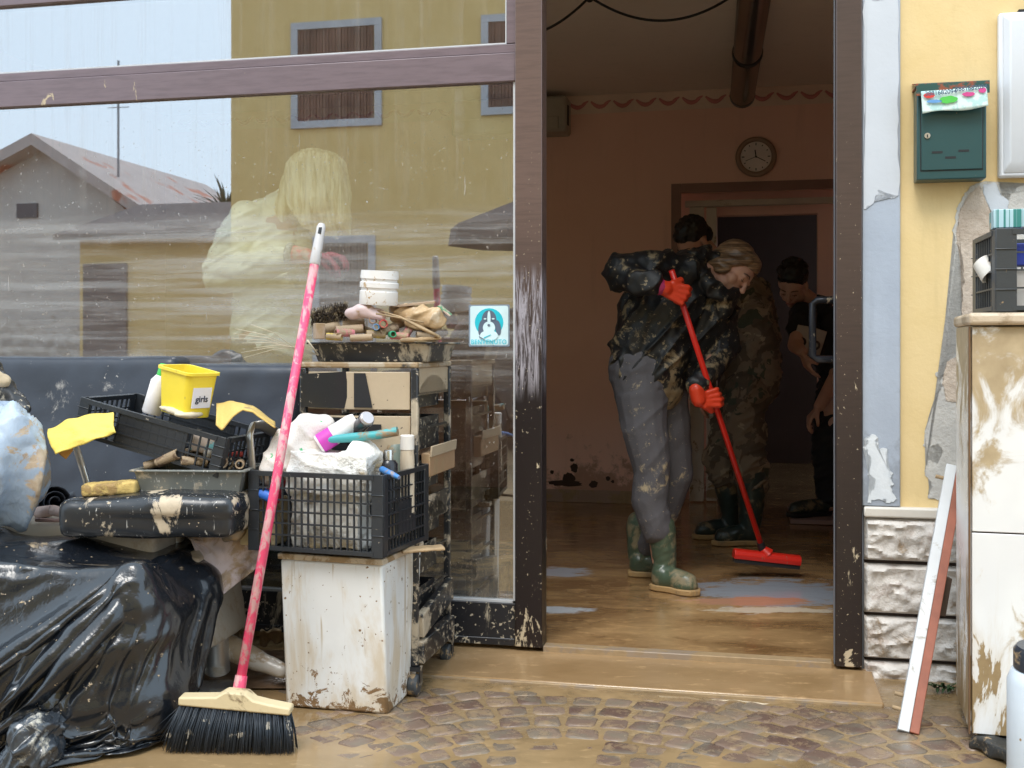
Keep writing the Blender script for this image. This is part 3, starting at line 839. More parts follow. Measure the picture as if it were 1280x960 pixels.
# dark garden parasol and car
t5 = 7.0
sx_, zt_ = MF(655, 262, t5); zb_ = fz(600, 292, t5)
pa = thing('parasol', 'dark grey parasol standing across the street, mirrored at the edge of the glass', 'parasol', FM @ T(sx_, -t5, 0))
part('canopy', MB().lathe([(0, zt_ + .12), (.75, zt_ - .18), (.78, zb_ - .12), (.72, zb_ - .12), (.05, zt_ + .02)], seg=8), mat('dark_canvas', (.07, .06, .06), .9, var=.3), pa, local=True, smooth=False)
part('pole', MB().cyl((0, 0, 0), (0, 0, zt_), .03), mFr, pa, local=True)
t6 = 7.6
ca = thing('parked_car', 'dark grey car parked across the street, mirrored low in the glass', 'car', FM @ T(fs(505, t6), -t6, 0))
mCar = mat('dark_car_paint', (.045, .05, .06), .25, mud=.62, coat=.6)
prof = [(0, .3), (.05, .75), (.35, 1.0), (.9, 1.42), (1.2, 1.5), (2.9, 1.5), (3.5, 1.05), (4.2, .95), (4.35, .6), (4.3, .28), (3.85, .28), (3.7, .55), (3.35, .55), (3.2, .28), (1.15, .28), (1.0, .55), (.65, .55), (.5, .28)]
b = MB(); b.prism(prof, T(0, -1.7, 0), 1.7); part('body', b, mCar, ca, local=True, bevel=.05)
for q in ([(.62, 1.08), (1.0, 1.38), (1.75, 1.42), (1.75, 1.05)], [(1.85, 1.05), (1.85, 1.42), (2.8, 1.42), (3.3, 1.07)]):
    part('window', MB().prism(q, T(0, -.005, 0), .012), mat('car_glass', (.02, .025, .03), .05), ca, local=True)
for xw in (.825, 3.525):
    for yy in (-.2, -1.7):
        wl = part('wheel', MB().cyl((xw, yy, .31), (xw, yy + .22, .31), .31, seg=28), mDark, ca, local=True, bevel=.03)
        part('rim', MB().cyl((xw, yy + .2205, .31), (xw, yy + .235, .31), .19, seg=20), mFr, wl, local=True)
# ================================================================== OBJECTS IN FRONT OF THE WINDOW
mBlackPl = mat('black_crate_plastic', (.022, .025, .030), .34, mud=.67, mudcol=(.42, .36, .28), ms=8, speck=.72, ss=80)
mBlackPl2 = mat('muddy_black_plastic', (.022, .023, .026), .35, mud=.575, mudcol=(.42, .36, .27), ms=8, speck=.64, ss=70, mst=(1, 1, .6))
mWhitePl = mat('stained_white_board', (.74, .73, .71), .35, mud=.63, mudcol=(.30, .19, .09), ms=9, speck=.66, ss=42, zmud=(0, .22, .09), scr=.66, scrcol=(.55, .45, .3), world=True, bump=.05)
mCreamLeather = mat('beige_leatherette', (.40, .34, .27), .45, mud=.56, mudcol=(.33, .25, .17), ms=3, bump=.1)
mBlackLeather = mat('black_leatherette', (.026, .031, .044), .36, mud=.67, mudcol=(.50, .47, .43), ms=3.5, speck=.73, ss=45, bump=.1, var=.3)
mChrome = mat('dirty_steel', (.55, .53, .50), .32, .8, mud=.54, mudcol=(.40, .33, .25), ms=6)
mWood = mat('muddy_wood', (.36, .25, .14), .7, var=.35, vs=14, bump=.4, mud=.56)
mWhiteTx = mat('dirty_white_fabric', (.80, .78, .74), .5, mud=.585, mudcol=(.46, .35, .2), ms=6, bump=1.0, bs=16, bd=.02, soft=.07)
mSpots = mat('clear_grime', (.5, .45, .38), .5)

def jit(p, a): return V((p[0] + rnd.uniform(-a, a), p[1] + rnd.uniform(-a, a), p[2] + rnd.uniform(-a, a)))

# ---- black two-seat sofa back + beige bench -----------------------------------
SM = FM @ T(fs(110, -.2), -.24, 0)
so = thing('waiting_sofa', 'long black leatherette sofa with a beige seat base against the muddy shop window', 'sofa', SM)
sa, sb, sc = fs(-330, -.2), fs(219, -.2), fs(372, -.2)
def cushion(x0, x1, y0, y1, z0, z1, r=.04, lean=.0):
    b = MB(); b.bb((x0 + r, y0 + r, z0 + r), (x1 - r, y1 - r, z1 - r))
    bmesh.ops.bevel(b.bm, geom=list(b.bm.edges), offset=.01, segments=1, affect='EDGES')
    for v_ in b.bm.verts: v_.co += v_.co.normalized() * 0
    out = remesh(MB().bb((x0, y0, z0), (x1, y1, z1)), .014, 14, None)
    return out
def cush(x0, x1, y0, y1, z0, z1, vox=.014, sm=12, wr=.004, seed=1, lean=0):
    b = remesh(MB().bb((x0, y0, z0), (x1, y1, z1)), vox, sm, lambda p: wr * (nz(p, 5, seed) + .6 * nz(p, 14, seed)))
    for v_ in b.bm.verts: v_.co.y += (v_.co.z - z0) * lean
    return b
for x0, x1, z1 in ((sa, sb, 1.045), (sb + .006, sc, 1.02)):
    b = cush(x0, x1, -.30, -.16, .42, z1, seed=x0, lean=.16); b.bm.transform(FM)
    part('back_cushion', b, mBlackLeather, so, smooth=True)
b = cush(sa, fs(226, -.7), -.86, -.30, .40, .545, seed=3); b.bm.transform(FM); part('seat_cushion', b, mCreamLeather, so, smooth=True)
b = cush(sa, fs(57, -.8), -.875, -.84, .22, .50, seed=4); b.bm.transform(FM); part('seat_front', b, mCreamLeather, so, smooth=True)
b = cush(fs(59, -.8), fs(150, -.8), -.87, -.84, .22, .50, seed=5); b.bm.transform(FM); part('seat_front', b, mCreamLeather, so, smooth=True)
b = cush(fs(153, -.8), fs(214, -.8), -.85, -.82, .20, .43, seed=6); b.bm.transform(FM); part('seat_front', b, mCreamLeather, so, smooth=True)
for s_ in (sa + .1, fs(205, -.5)):
    b = MB().bb((s_, -.8, 0), (s_ + .05, -.75, .4)); b.bm.transform(FM); part('leg', b, mChrome, so, bevel=.004)
# rolled black plastic on the seat
b = MB()
c_ = P(70, 627, 3.62); ax_ = V((.96, -.28, 0))
dirr = (P(70, 627, 3.4) - P(40, 640, 3.75)).normalized()
M = T(c_) @ zto(dirr)
prof_r = []
pts = [M @ V((r * cos(a), r * sin(a), 0)) for a, r in ((i * .45, .012 + .0012 * i) for i in range(44))]
n_ = len(pts)
g0 = [b.bm.verts.new(p - dirr * .38) for p in pts]; g1 = [b.bm.verts.new(p) for p in pts]
for i in range(n_ - 1): b.bm.faces.new((g0[i], g0[i + 1], g1[i + 1], g1[i]))
solo('plastic_roll', b, mBlackLeather, 'roll of black plastic sheet lying on the beige sofa seat', 'roll', smooth=True, solid=.003)
b = MB(); b.chain([P(50, 641, 3.50), P(66, 638, 3.47), P(92, 644, 3.44)], [.020, .017, .013]); b.chain([P(46, 649, 3.46), P(92, 649, 3.42)], [.005, .005])
solo('tube_pieces', b, mat('pinkish_tube', (.55, .40, .36), .6, mud=.6), 'muddy pinkish tubes beside the roll on the sofa seat', 'tube', smooth=True) if False else None
b = MB(); b.chain([P(50, 641, 3.50), P(66, 638, 3.47), P(92, 644, 3.44)], [.020, .017, .013])
solo('cardboard_tube', b, mat('pinkish_tube', (.55, .40, .36), .6, mud=.6), 'short pinkish tube beside the black roll on the sofa seat', 'tube', smooth=True)
b = MB(); b.cap(P(46, 650, 3.40), P(95, 651, 3.38), .006)
solo('thin_stick', b, mat('pink_stick', (.42, .27, .25), .6, mud=.6), 'thin reddish stick at the front edge of the beige sofa seat', 'stick', smooth=True)

# ---- light blue rubbish bag ---------------------------------------------------
def bagfold(seed, A, B, R, scales=((1.3, 8, 8), (2.5, 20, 20))):
    def f(p):
        d = A * ridge(nza(p, R, *scales[0], seed)) + B * ridge(nza(p, R, *scales[1], seed + 9))
        return d + .3 * A * nz(p, 4, seed)
    return f
b = MB()
b.ball(P(4, 585, 3.3), (.12, .13, .15)); b.ball(P(-40, 575, 3.3), (.15, .15, .18)); b.ball(P(-5, 612, 3.3), (.11, .12, .09)); b.ball(P(14, 560, 3.3), (.085, .1, .09))
b = remesh(b, .007, 4, bagfold(3, .040, .016, rotm(20, 62, 30), ((1.2, 6, 6), (2.5, 15, 15))), 0)
n = NT('pale_blue_film'); v = n.coord(True)
c = n.mix(n.rng(n.noise(v, 5, 3), .4, .65), (.28, .35, .45), (.44, .52, .62))
xs = n.n('SeparateXYZ'); n.lk(n.coord(True), xs.inputs[0])
edge = n.math('ADD', n.noise(v, 12, 7, .7, .5), n.rng(xs.outputs[0], -1.44, -1.33, -.08, .16, 'LINEAR'))
mk = n.rng(edge, .52, .57)
c = n.mix(mk, c, n.mix(n.noise(v, 22, 5, .7), (.20, .09, .03), (.66, .58, .45)))
mBlueBag = n.done(n.bsdf(c, n.mixf(mk, .38, .6), 0, n.noise(n.mapped(v, (1, 1, .4), (.3, .4, 0)), 26, 6, .65, .6), .5, .012))
solo('rubbish_bag', b, mBlueBag, 'crumpled pale blue plastic bag smeared with brown mud on the sofa', 'bag', smooth=True)
b = MB(); b.chain([P(-30, 470, 3.45), P(0, 488, 3.4), P(34, 512, 3.36)], [.07, .045, .012]); b.chain([P(-40, 500, 3.42), P(20, 515, 3.36)], [.05, .02])
b = remesh(b, .007, 2, bagfold(8, .014, .006, rotm(10, 30, 30)))
solo('black_cloth_bundle', b, mBlackPl2, 'bundle of muddy black cloth and plastic lying on the pale blue bag', 'bundle', smooth=True)
b = MB(); b.ball(P(2, 474, 3.36), (.035, .02, .022), rotm(0, 30)); b = remesh(b, .005, 2, lambda p: .008 * nz(p, 40))
solo('stone_lump', b, mat('tan_lump', (.5, .4, .27), .8, bump=.5), 'small tan lump on the black cloth bundle at the left edge', 'lump', smooth=True)

# ------------------------------------------------------------------ draped film: a short cloth simulation over a solid form, result kept as a plain mesh
def drape(proxy, verts_fn, nu, nv, frames=40, bend=.5, tens=15, mass=.3, shrink=0.0, selfc=False, push=None):
    bmesh.ops.recalc_face_normals(proxy.bm, faces=proxy.bm.faces)
    pm = bpy.data.meshes.new('px'); proxy.bm.to_mesh(pm); po = bpy.data.objects.new('px', pm); COL.objects.link(po)
    g = MB().bb((-6, 0, -.5), (6, 8, .0)); gm_ = bpy.data.meshes.new('gx'); g.bm.to_mesh(gm_); go = bpy.data.objects.new('gx', gm_); COL.objects.link(go)
    for o in (po, go):
        c_ = o.modifiers.new('c', 'COLLISION'); o.collision.thickness_outer = .006; o.collision.cloth_friction = 12
    s = MB().sheet(verts_fn, nu, nv); sm_ = bpy.data.meshes.new('sx'); s.bm.to_mesh(sm_); so_ = bpy.data.objects.new('sx', sm_); COL.objects.link(so_)
    m = so_.modifiers.new('cl', 'CLOTH'); st = m.settings
    st.quality = 6; st.mass = mass; st.tension_stiffness = tens; st.compression_stiffness = tens; st.shear_stiffness = 5; st.bending_stiffness = bend; st.air_damping = 1.5; st.shrink_min = -shrink
    m.collision_settings.distance_min = .006; m.collision_settings.use_self_collision = selfc; m.collision_settings.self_distance_min = .004; m.collision_settings.collision_quality = 3
    m.point_cache.frame_start = 1; m.point_cache.frame_end = frames + 2
    scene.frame_start = 1; scene.frame_end = frames + 2
    for f in range(1, frames + 1):
        if f > frames * .35: scene.gravity = (-6.5, -1.5, -7.5)
        scene.frame_set(f)
    scene.gravity = (0, 0, -9.81)
    dg = bpy.context.evaluated_depsgraph_get()
    me = bpy.data.meshes.new_from_object(so_.evaluated_get(dg)); out = MB(); out.bm.from_mesh(me)
    for o in (po, go, so_): bpy.data.objects.remove(o)
    scene.frame_set(1)
    return out

# ---- big black rubbish bag ----------------------------------------------------
b = MB()
R0 = rotm(0, 0, -6)
b.box((-1.45, 3.30, .25), (.95, .50, .46), R0); b.box((-1.07, 3.27, .215), (.24, .42, .39), R0 @ rotm(0, 12)); b.ball((-1.55, 3.30, .40), (.50, .28, .12)); b.ball((-1.2, 3.05, .12), (.30, .14, .13)); b.ball((-1.02, 3.10, .12), (.14, .13, .13)); b.box((-1.4, 3.08, .09), (.8, .2, .16), R0)
b = remesh(b, .03, 3, lambda p: .045 * nz(p, 5, 2) + .02 * nz(p, 11))
b = drape(b, lambda u, v_: V((-2.15 + 1.82 * u + .02 * sin(v_ * 9), 2.50 + 1.37 * v_, .64 + .04 * sin(u * 7 + v_ * 3) + .03 * nz((u * 3, v_ * 3, 0), 3))), 140, 98, 45, shrink=.09)
RA = rotm(0, 20, 0)
def bagd(p):
    return .020 * ridge(nza(p, RA, .5, 1.2, 4.2, 3)) + .006 * ridge(nza(p, RA, 1.4, 3, 10, 14)) - .005
b.bm.normal_update()
for v_, d_b in [(v_, v_.normal * (bagd(v_.co) if v_.normal.z > 0 or True else 0)) for v_ in b.bm.verts]:
    v_.co += d_b if d_b.y < .01 else -d_b
    v_.co.z = max(v_.co.z, .006)
mBag = mat('black_bin_liner', (.009, .011, .015), .20, mud=.665, mudcol=(.38, .28, .17), ms=4.0, mst=(1, 1, .8), speck=.70, ss=60, bump=.3, bs=22, bd=.010, off=2, spec=.75, var=.3)
bb_ = solo('rubbish_bag', b, mBag, 'huge shiny black bin liner bulging in the left foreground', 'bag', smooth=True, sub=1, solid=.002)
b = MB(); c_ = P(42, 932, 2.86)
b.ball(c_, (.055, .06, .055)); b.cap(c_, c_ + V((-.05, -.02, -.05)), .05, .035); b.cap(c_ + V((.01, 0, .03)), c_ + V((.05, .08, .05)), .035, .02)
b = remesh(b, .005, 2, bagfold(5, .02, .01, rotm(40, 50, 10), ((4, 22, 22), (6, 50, 50))))
for v_ in b.bm.verts: v_.co.z = max(v_.co.z, .003)
solo('knotted_bag_end', b, mat('knotted_film', (.03, .036, .045), .2, mud=.60, mudcol=(.5, .46, .38), ms=9, bump=.5, bs=30, spec=.8), 'small knotted muddy plastic bundle on the ground at the big black bag', 'bag', smooth=True)
# flat black film on the ground beside the broom
b = MB(); b.sheet(lambda u, v_: V((-.98 + .22 * u, 3.22 + .16 * v_, .012 + .022 * sin(pi * u) * sin(pi * v_) + .006 * nz((u, v_, 0), 7))), 20, 14)
solo('plastic_scrap', b, mBag, 'scrap of black film on the mud behind the broom bristles', 'scrap', smooth=True, solid=.002)

# ---- chair with black padded seat --------------------------------------------
CHM = T(P(198, 0, 3.42).x, 3.42, 0)
ch = thing('salon_chair', 'steel-framed chair with a mud-spattered black padded seat, piled with crates and cloths', 'chair', CHM)
x0, x1 = P(94, 0, 3.32).x, P(309, 0, 3.32).x
b = MB(); b.box(((x0 + x1) / 2, 3.40, .588), (x1 - x0, .40, .105), rotm(0, -1, -3))
b = remesh(b, .010, 34, lambda p: .006 + .004 * nz(p, 9) + .012 * max(0, 1 - ((p.x + .98) / .25) ** 2) * (p.z > .6))
mSeat = mat('spattered_black_vinyl', (.02, .022, .026), .26, mud=.60, mudcol=(.52, .42, .30), ms=5.5, mst=(1.6, 1, .7), soft=.02, speck=.68, ss=60, bump=.1, off=2.2, scr=.66)
part('seat', b, mSeat, ch, smooth=True)
def strip(pts, w_, th, seg=None):
    """flat bar along pts, width across = w_"""
    return MB().tube(pts, w_ / 2, 8, th / w_)
b = MB()
lA = [P(113, 640, 3.40), P(108, 600, 3.40), P(96, 562, 3.40), P(90, 545, 3.40), P(100, 538, 3.44)]
b.tube(lA, .0165, 10, .5); part('arm_frame', b, mChrome, ch, smooth=True)
b = MB()
b.tube([P(317, 640, 3.38), P(315, 582, 3.38), P(312, 545, 3.38), P(315, 532, 3.39), P(327, 531, 3.44), P(345, 541, 3.56)], .018, 10, .45)
part('arm_frame', b, mChrome, ch, smooth=True)
b = MB(); b.cyl(((x0 + x1) / 2, 3.45, .03), ((x0 + x1) / 2, 3.45, .54), .03); b.lathe([(.2, .0), (.2, .012), (.04, .03), (.03, .05)], T((x0 + x1) / 2, 3.45, 0))
part('pedestal', b, mChrome, ch)
# beige armchair side / base to the right
bs_ = thing('armchair_base', 'beige padded armchair base standing behind the big black bag', 'armchair', T(P(262, 0, 3.5).x, 3.5, 0))
b = MB(); b.box(P(258, 740, 3.5), (.115, .3, .30), rotm(0, -10, -8)); b.box(P(244, 703, 3.42), (.11, .2, .07), rotm(0, 0, -8))
b = remesh(b, .01, 6, lambda p: .003 * nz(p, 8)); part('upright', b, mCreamLeather, bs_, smooth=True)
b = MB(); b.cyl(P(272, 838, 3.55), P(268, 770, 3.5), .04); part('foot', b, mChrome, bs_)

# ---- yellow cloths, sponge ----------------------------------------------------
mYel = mat('wet_yellow_cloth', (.78, .60, .12), .75, mud=.645, mudcol=(.36, .27, .12), ms=8, bump=.5, bs=150, var=.1)
mYelO = mat('muddy_yellow_cloth', (.66, .47, .14), .8, mud=.56, mudcol=(.42, .30, .13), ms=7, bump=.5, bs=150)
def yc(u, v_):
    a = P(60 + 82 * u, 537 - 21 * u + 6 * sin(pi * u) * -1, 3.36); c = P(70 + 76 * u, 567 - 26 * u, 3.27)
    p = a.lerp(c, v_); p.y += -.015 * sin(pi * v_) + .004 * nz((u * 3, v_ * 3, 0), 2); return p
b = MB().sheet(lambda u, v_: yc(u, v_) + V((0, .012 * nz((u * 3, v_ * 2, 1), 1.5), .006 * nz((u * 4, v_ * 3, 7), 1.3))), 40, 20); solo('cleaning_cloth', b, mYel, 'bright yellow cloth hung over the left chair arm', 'cloth', smooth=True, solid=.004)
b = MB().sheet(lambda u, v_: P(74 + 17 * u, 562 - 4 * u + (14 * v_) * (1 - abs(u - .5) * 1.2), 3.31), 6, 6)
solo('cloth_scrap', b, mat('orange_rag', (.50, .24, .05), .8, mud=.6), 'small orange-brown rag tip under the bright yellow cloth', 'cloth', smooth=True, solid=.003)
yk = [(264, 506), (285, 503), (310, 509), (338, 529)]
def yc2(u, v_):
    i = min(2, int(u * 3)); f = u * 3 - i
    x = yk[i][0] * (1 - f) + yk[i + 1][0] * f; y = yk[i][1] * (1 - f) + yk[i + 1][1] * f
    drop = 27 * max(0, 1 - abs(u - .12) * 2.6) + 6
    p = P(x + 6 * v_, y + drop * v_, 3.33 - .05 * v_); p.y += .1 * (1 - v_) * .6; p.z += .003 * nz((u * 3, v_ * 3, 2), 2)
    return p
b = MB().sheet(yc2, 30, 12); solo('cleaning_cloth', b, mYelO, 'muddy yellow cloth draped over the crate end at the right chair arm', 'cloth', smooth=True, solid=.004)
b = MB().box(P(139, 610, 3.30), (.155, .08, .036), rotm(0, -3, 8)); b = remesh(b, .006, 5, lambda p: .0025 * nz(p, 60) + .002 * nz(p, 150))
solo('sponge', b, mat('dirty_sponge', (.60, .42, .14), .9, mud=.58, mudcol=(.35, .22, .08), ms=14, bump=.8, bs=160), 'flat dirty yellow sponge on the left end of the black chair seat', 'sponge', smooth=True)

# ---- grey tray with muddy rollers --------------------------------------------
mTray = mat('dull_grey_tray', (.16, .165, .15), .45, mud=.60, mudcol=(.48, .40, .3), ms=8, speck=.66, ss=50, scr=.62)
def tray(name, label, M, L, W, H, mt, rim=.012, th=.005, taper=.012):
    t = thing(name, label, 'tray', M)
    b = MB(); h = H
    def ring(k, z): return [V((sx * (L / 2 - k), sy * (W / 2 - k), z)) for sx, sy in ((-1, -1), (1, -1), (1, 1), (-1, 1))]
    rs = [ring(taper + .004, 0), ring(0, h - .006), ring(-rim, h - .006), ring(-rim, h), ring(th, h), ring(taper + th, .006)]
    vs = [[b.bm.verts.new(p) for p in r] for r in rs]
    for a, c in zip(vs, vs[1:]):
        for i in range(4): b.bm.faces.new((a[i], a[(i + 1) % 4], c[(i + 1) % 4], c[i]))
    b.bm.faces.new(vs[0][::-1]); b.bm.faces.new(vs[-1])
    part('shell', b, mt, t, local=True, bevel=.002)
    return t
TR = T(P(241, 617, 3.34)) @ rotm(0, 0, -3)
tr = tray('roller_tray', 'dull grey metal tray of muddy rollers on the black chair seat', TR @ T(0, .06, 0), .325, .20, .075, mTray)

def roller(M, L, r, mt, label, bristly=True, cat='hair roller', group='muddy hair rollers'):
    prof = [(r * .72, 0), (r, 0)]
    k = int(L / .004)
    for i in range(k): prof.append((r * (1 + (.06 if i % 2 else -.03)), L * (i + .5) / k))
    prof += [(r, L), (r * .72, L), (r * .70, L * .5), (r * .72, 0)]
    b = MB()
    rings = []
    seg = 18
    for q, (rr, z) in enumerate(prof):
        rings.append([b.bm.verts.new(M @ V((rr * cos(2 * pi * k_ / seg) * (1 + .03 * ((k_ + q) % 2) * bristly), rr * sin(2 * pi * k_ / seg) * (1 + .03 * ((k_ + q) % 2) * bristly), z - L / 2))) for k_ in range(seg)])
    for a, c in zip(rings, rings[1:]):
        for k_ in range(seg): b.bm.faces.new((a[k_], a[(k_ + 1) % seg], c[(k_ + 1) % seg], c[k_]))
    return solo('hair_roller', b, mt, label, cat, smooth=True, group=group)
def rmat(name, col, mud=.55): return mat(name, col, .7, mud=mud, mudcol=(.36, .26, .16), ms=12, bump=.5, bs=90)
mR = {k: rmat('roller_' + k, c_, m_) for k, c_, m_ in (('brown', (.16, .10, .06), .56), ('tan', (.34, .25, .16), .56), ('pink', (.55, .18, .20), .58), ('yellow', (.55, .40, .08), .56), ('red', (.50, .06, .05), .62), ('blue', (.06, .22, .45), .62), ('green', (.02, .28, .14), .64), ('rose', (.50, .30, .30), .52))}
def rollers(lst, Y0, grp):
    for (x, y, dy, ang, yaw, L, r, mk_, lab) in lst:
        roller(T(P(x, y, Y0 + dy)) @ rotm(0, 0, yaw) @ rotm(0, 90 + ang, 0), L, r, mR[mk_], lab, group=grp)
rollers([
    (196, 578, .02, -18, 10, .075, .013, 'tan', 'tan roller pointing up at the left end of the grey tray'),
    (210, 573, -.02, -22, -20, .080, .015, 'brown', 'brown roller second from the left in the grey tray'),
    (226, 569, .03, -12, 15, .07, .016, 'tan', 'pale tan roller lying above the middle of the grey tray'),
    (243, 577, -.03, 8, 25, .075, .013, 'brown', 'dark brown roller low in the middle of the grey tray'),
    (254, 571, .05, 14, -10, .08, .014, 'tan', 'short tan roller beneath the corner of the tilted black crate'),
    (272, 576, -.02, 3, -55, .075, .018, 'brown', 'thick brown roller near the right end of the grey tray'),
    (284, 579, .02, 0, -75, .05, .018, 'brown', 'open-ended brown roller facing forward in the grey tray'),
    (300, 580, -.01, 0, -80, .05, .013, 'tan', 'small round tan roller at the far right end of the grey tray'),
    (289, 567, .05, 5, 10, .07, .008, 'red', 'thin red roller at the right end of the grey tray'),
], 3.36, 'rollers in the grey tray')
solo('wooden_bead', MB().ball(P(260, 567, 3.34), .014), mat('knob_grey', (.45, .42, .37), .4), 'small pale round bead among the rollers in the grey tray', 'bead', smooth=True)
solo('paper_box', MB().box(P(215, 557, 3.44), (.07, .05, .05), rotm(0, 8, 10)), mat('beige_box', (.55, .47, .35), .8, mud=.58), 'small beige box wedged under the tilted black crate', 'box', bevel=.003)
# debris under the crate (dark twigs)
# ---- crates -------------------------------------------------------------------
def crate(name, label, M, L, W, H, mt, nx, ny, nz_, post=.028, solidmid=None, endsolid=None):
    t = thing(name, label, 'crate', M)
    def panel(axis, sgn, length, n, solidrng):
        b = MB(); off = sgn * ((W if axis == 'x' else L) / 2 - .004)
        def bar(a0, a1, z0, z1, th):
            if axis == 'x': b.bb((a0, off - th / 2, z0), (a1, off + th / 2, z1))
            else: b.bb((off - th / 2, a0, z0), (off + th / 2, a1, z1))
        h0 = -length / 2 + post * .8; h1 = -h0
        bar(h0, h1, H - .014, H, .014); bar(h0, h1, 0, .012, .012)
        for i in range(1, nz_): 
            z = .012 + (H - .026) * i / nz_; bar(h0, h1, z - .0022, z + .0022, .0075 if i != nz_ // 2 else .011)
        for i in range(1, n):
            a = h0 + (h1 - h0) * i / n; bar(a - .0022, a + .0022, .012, H - .014, .0058)
        if solidrng:
            a0, a1, q0, q1 = solidrng; bar(h0 + (h1 - h0) * a0, h0 + (h1 - h0) * a1, H * q0, H * q1, .0045)
        return b
    for sg in (-1, 1): part('side_panel', panel('x', sg, L, nx, solidmid), mt, t, local=True)
    for sg in (-1, 1): part('side_panel', panel('y', sg, W, ny, endsolid), mt, t, local=True)
    b = MB(); b.bb((-L / 2 + .01, -W / 2 + .01, -.003), (L / 2 - .01, W / 2 - .01, .0))
    for i in range(1, 10): b.bb((-L / 2 + L * i / 10 - .004, -W / 2 + .01, .0005), (-L / 2 + L * i / 10 + .004, W / 2 - .01, .006))
    part('base', b, mt, t, local=True)
    for sx in (-1, 1):
        for sy in (-1, 1):
            b = MB()
            b.bb((sx * (L / 2 - .0), sy * (W / 2 + .001), -.004), (sx * (L / 2 - post), sy * (W / 2 - .006), H + .002))
            b.bb((sx * (L / 2 + .001), sy * (W / 2 - .0065), -.003), (sx * (L / 2 - .005), sy * (W / 2 - post), H + .001))
            for zz in (.25, .5, .75): b.bb((sx * (L / 2 + .004), sy * (W / 2 + .004), H * zz), (sx * (L / 2 - post), sy * (W / 2 + .0012), H * zz + .003))
            part('corner_post', b, mt, t, local=True, bevel=.002)
    return t
KM = T(P(214, 563, 3.50)) @ rotm(0, 0, -14) @ rotm(0, 13.5, 0)
crate('black_crate', 'black plastic crate lying tilted across the chair arms, holding a yellow tub', KM, .50, .30, .115, mBlackPl, 16, 9, 3, post=.035, solidmid=(.26, .78, .1, .9))
# front crate on the bin
A_, B_, C_ = P(474, 697, 3.19), P(306, 688, 3.33), P(540, 668, 3.50)
vx = (A_ - B_); vx.z = 0; LX = vx.length; vy = (C_ - A_); vy.z = 0; LY = vy.length
cen = (B_ + C_) / 2; zt_bin = .470
XM = Matrix.Translation((cen.x, cen.y, zt_bin + .012)) @ Matrix.Rotation(math.atan2(vx.y, vx.x), 4, 'Z')
crate('black_crate', 'black mesh crate crammed with salon supplies on the white bin', XM, LX, LY, .232, mBlackPl, 18, 12, 6, post=.036, endsolid=(.3, .75, .2, .62))

# ---- white bin ----------------------------------------------------------------
a_, b_, c_ = P(485, 895, 3.28), P(357, 885, 3.355), P(520, 862, 3.54)
at, bt, ct = P(477, 705, 3.24), P(350, 698, 3.34), P(527, 692, 3.54)
d_, dt_ = b_ + c_ - a_, bt + ct - at
wbn = thing('white_bin', 'tall white mud-stained box bin carrying the black mesh crate', 'bin', T((a_ + d_) / 2 - V((0, 0, ((a_ + d_) / 2).z))))
b = MB(); zt = .448
lowr = [V((p.x, p.y, .004)) for p in (a_, c_, d_, b_)]; upr = [V((p.x, p.y, zt)) for p in (at, ct, dt_, bt)]
vl = [b.bm.verts.new(p) for p in lowr]; vu = [b.bm.verts.new(p) for p in upr]
b.bm.faces.new(vl[::-1]); b.bm.faces.new(vu)
for i in range(4): b.bm.faces.new((vl[i], vl[(i + 1) % 4], vu[(i + 1) % 4], vu[i]))
n = NT('stained_white_enamel'); v = n.coord(True)
zz = n.n('SeparateXYZ'); n.lk(v, zz.inputs[0]); zz = zz.outputs[2]
c = n.mix(n.rng(n.noise(v, 4, 4), .35, .65), (.72, .72, .71), (.80, .80, .79))
wash = n.math('ADD', n.noise(n.mapped(v, (5, 5, 1.6)), 1.3, 6, .65, .4), n.rng(zz, .0, .28, .13, 0, 'LINEAR'))
c = n.mix(n.rng(wash, .50, .68, 0, .75), c, (.58, .46, .30))
runs = n.noise(n.mapped(v, (42, 42, 1.2), loc=(4.3, 1, 0)), 1, 3, .5)
runs = n.math('MULTIPLY', n.rng(runs, .60, .68), n.rng(zz, .12, .3, .0, .75))
c = n.mix(runs, c, (.40, .28, .14))
mk = n.math('ADD', n.noise(n.mapped(v, loc=(2, 1, 8)), 17, 8, .75, .5), n.rng(zz, .012, .10, .15, 0, 'LINEAR'))
mk = n.math('MAXIMUM', n.rng(mk, .625, .645), n.rng(n.noise(v, 60, 2), .70, .715))
c = n.mix(mk, c, n.mix(n.noise(v, 40, 3), (.10, .06, .03), (.34, .20, .09)))
mBin = n.done(n.bsdf(c, n.mixf(mk, .3, .6), 0, mk, .1, .002, spec=.4))
part('body', b, mBin, wbn, bevel=.008)
b = MB(); e = 1.035
cc_ = sum(upr, V()) / 4
for p, z0, z1 in (((0, 0, 0), zt + .001, zt + .019),):
    lo_ = [b.bm.verts.new(V((cc_.x + (q.x - cc_.x) * e, cc_.y + (q.y - cc_.y) * e, z0))) for q in upr]; hi_ = [b.bm.verts.new(V((cc_.x + (q.x - cc_.x) * e, cc_.y + (q.y - cc_.y) * e, z1))) for q in upr]
    b.bm.faces.new(lo_[::-1]); b.bm.faces.new(hi_)
    for i in range(4): b.bm.faces.new((lo_[i], lo_[(i + 1) % 4], hi_[(i + 1) % 4], hi_[i]))
part('lid', b, mat('mud_caked_lid', (.58, .48, .36), .6, mud=.5, ms=9), wbn, bevel=.003)
b = MB(); b.box(P(528, 686, 3.36), (.13, .05, .010), rotm(3, -2, 14)); b = remesh(b, .004, 1, lambda p: .002 * nz(p, 40))
solo('wood_splinter', b, mWood, 'flat splinter of wood sticking out from under the mesh crate', 'wood', smooth=True)

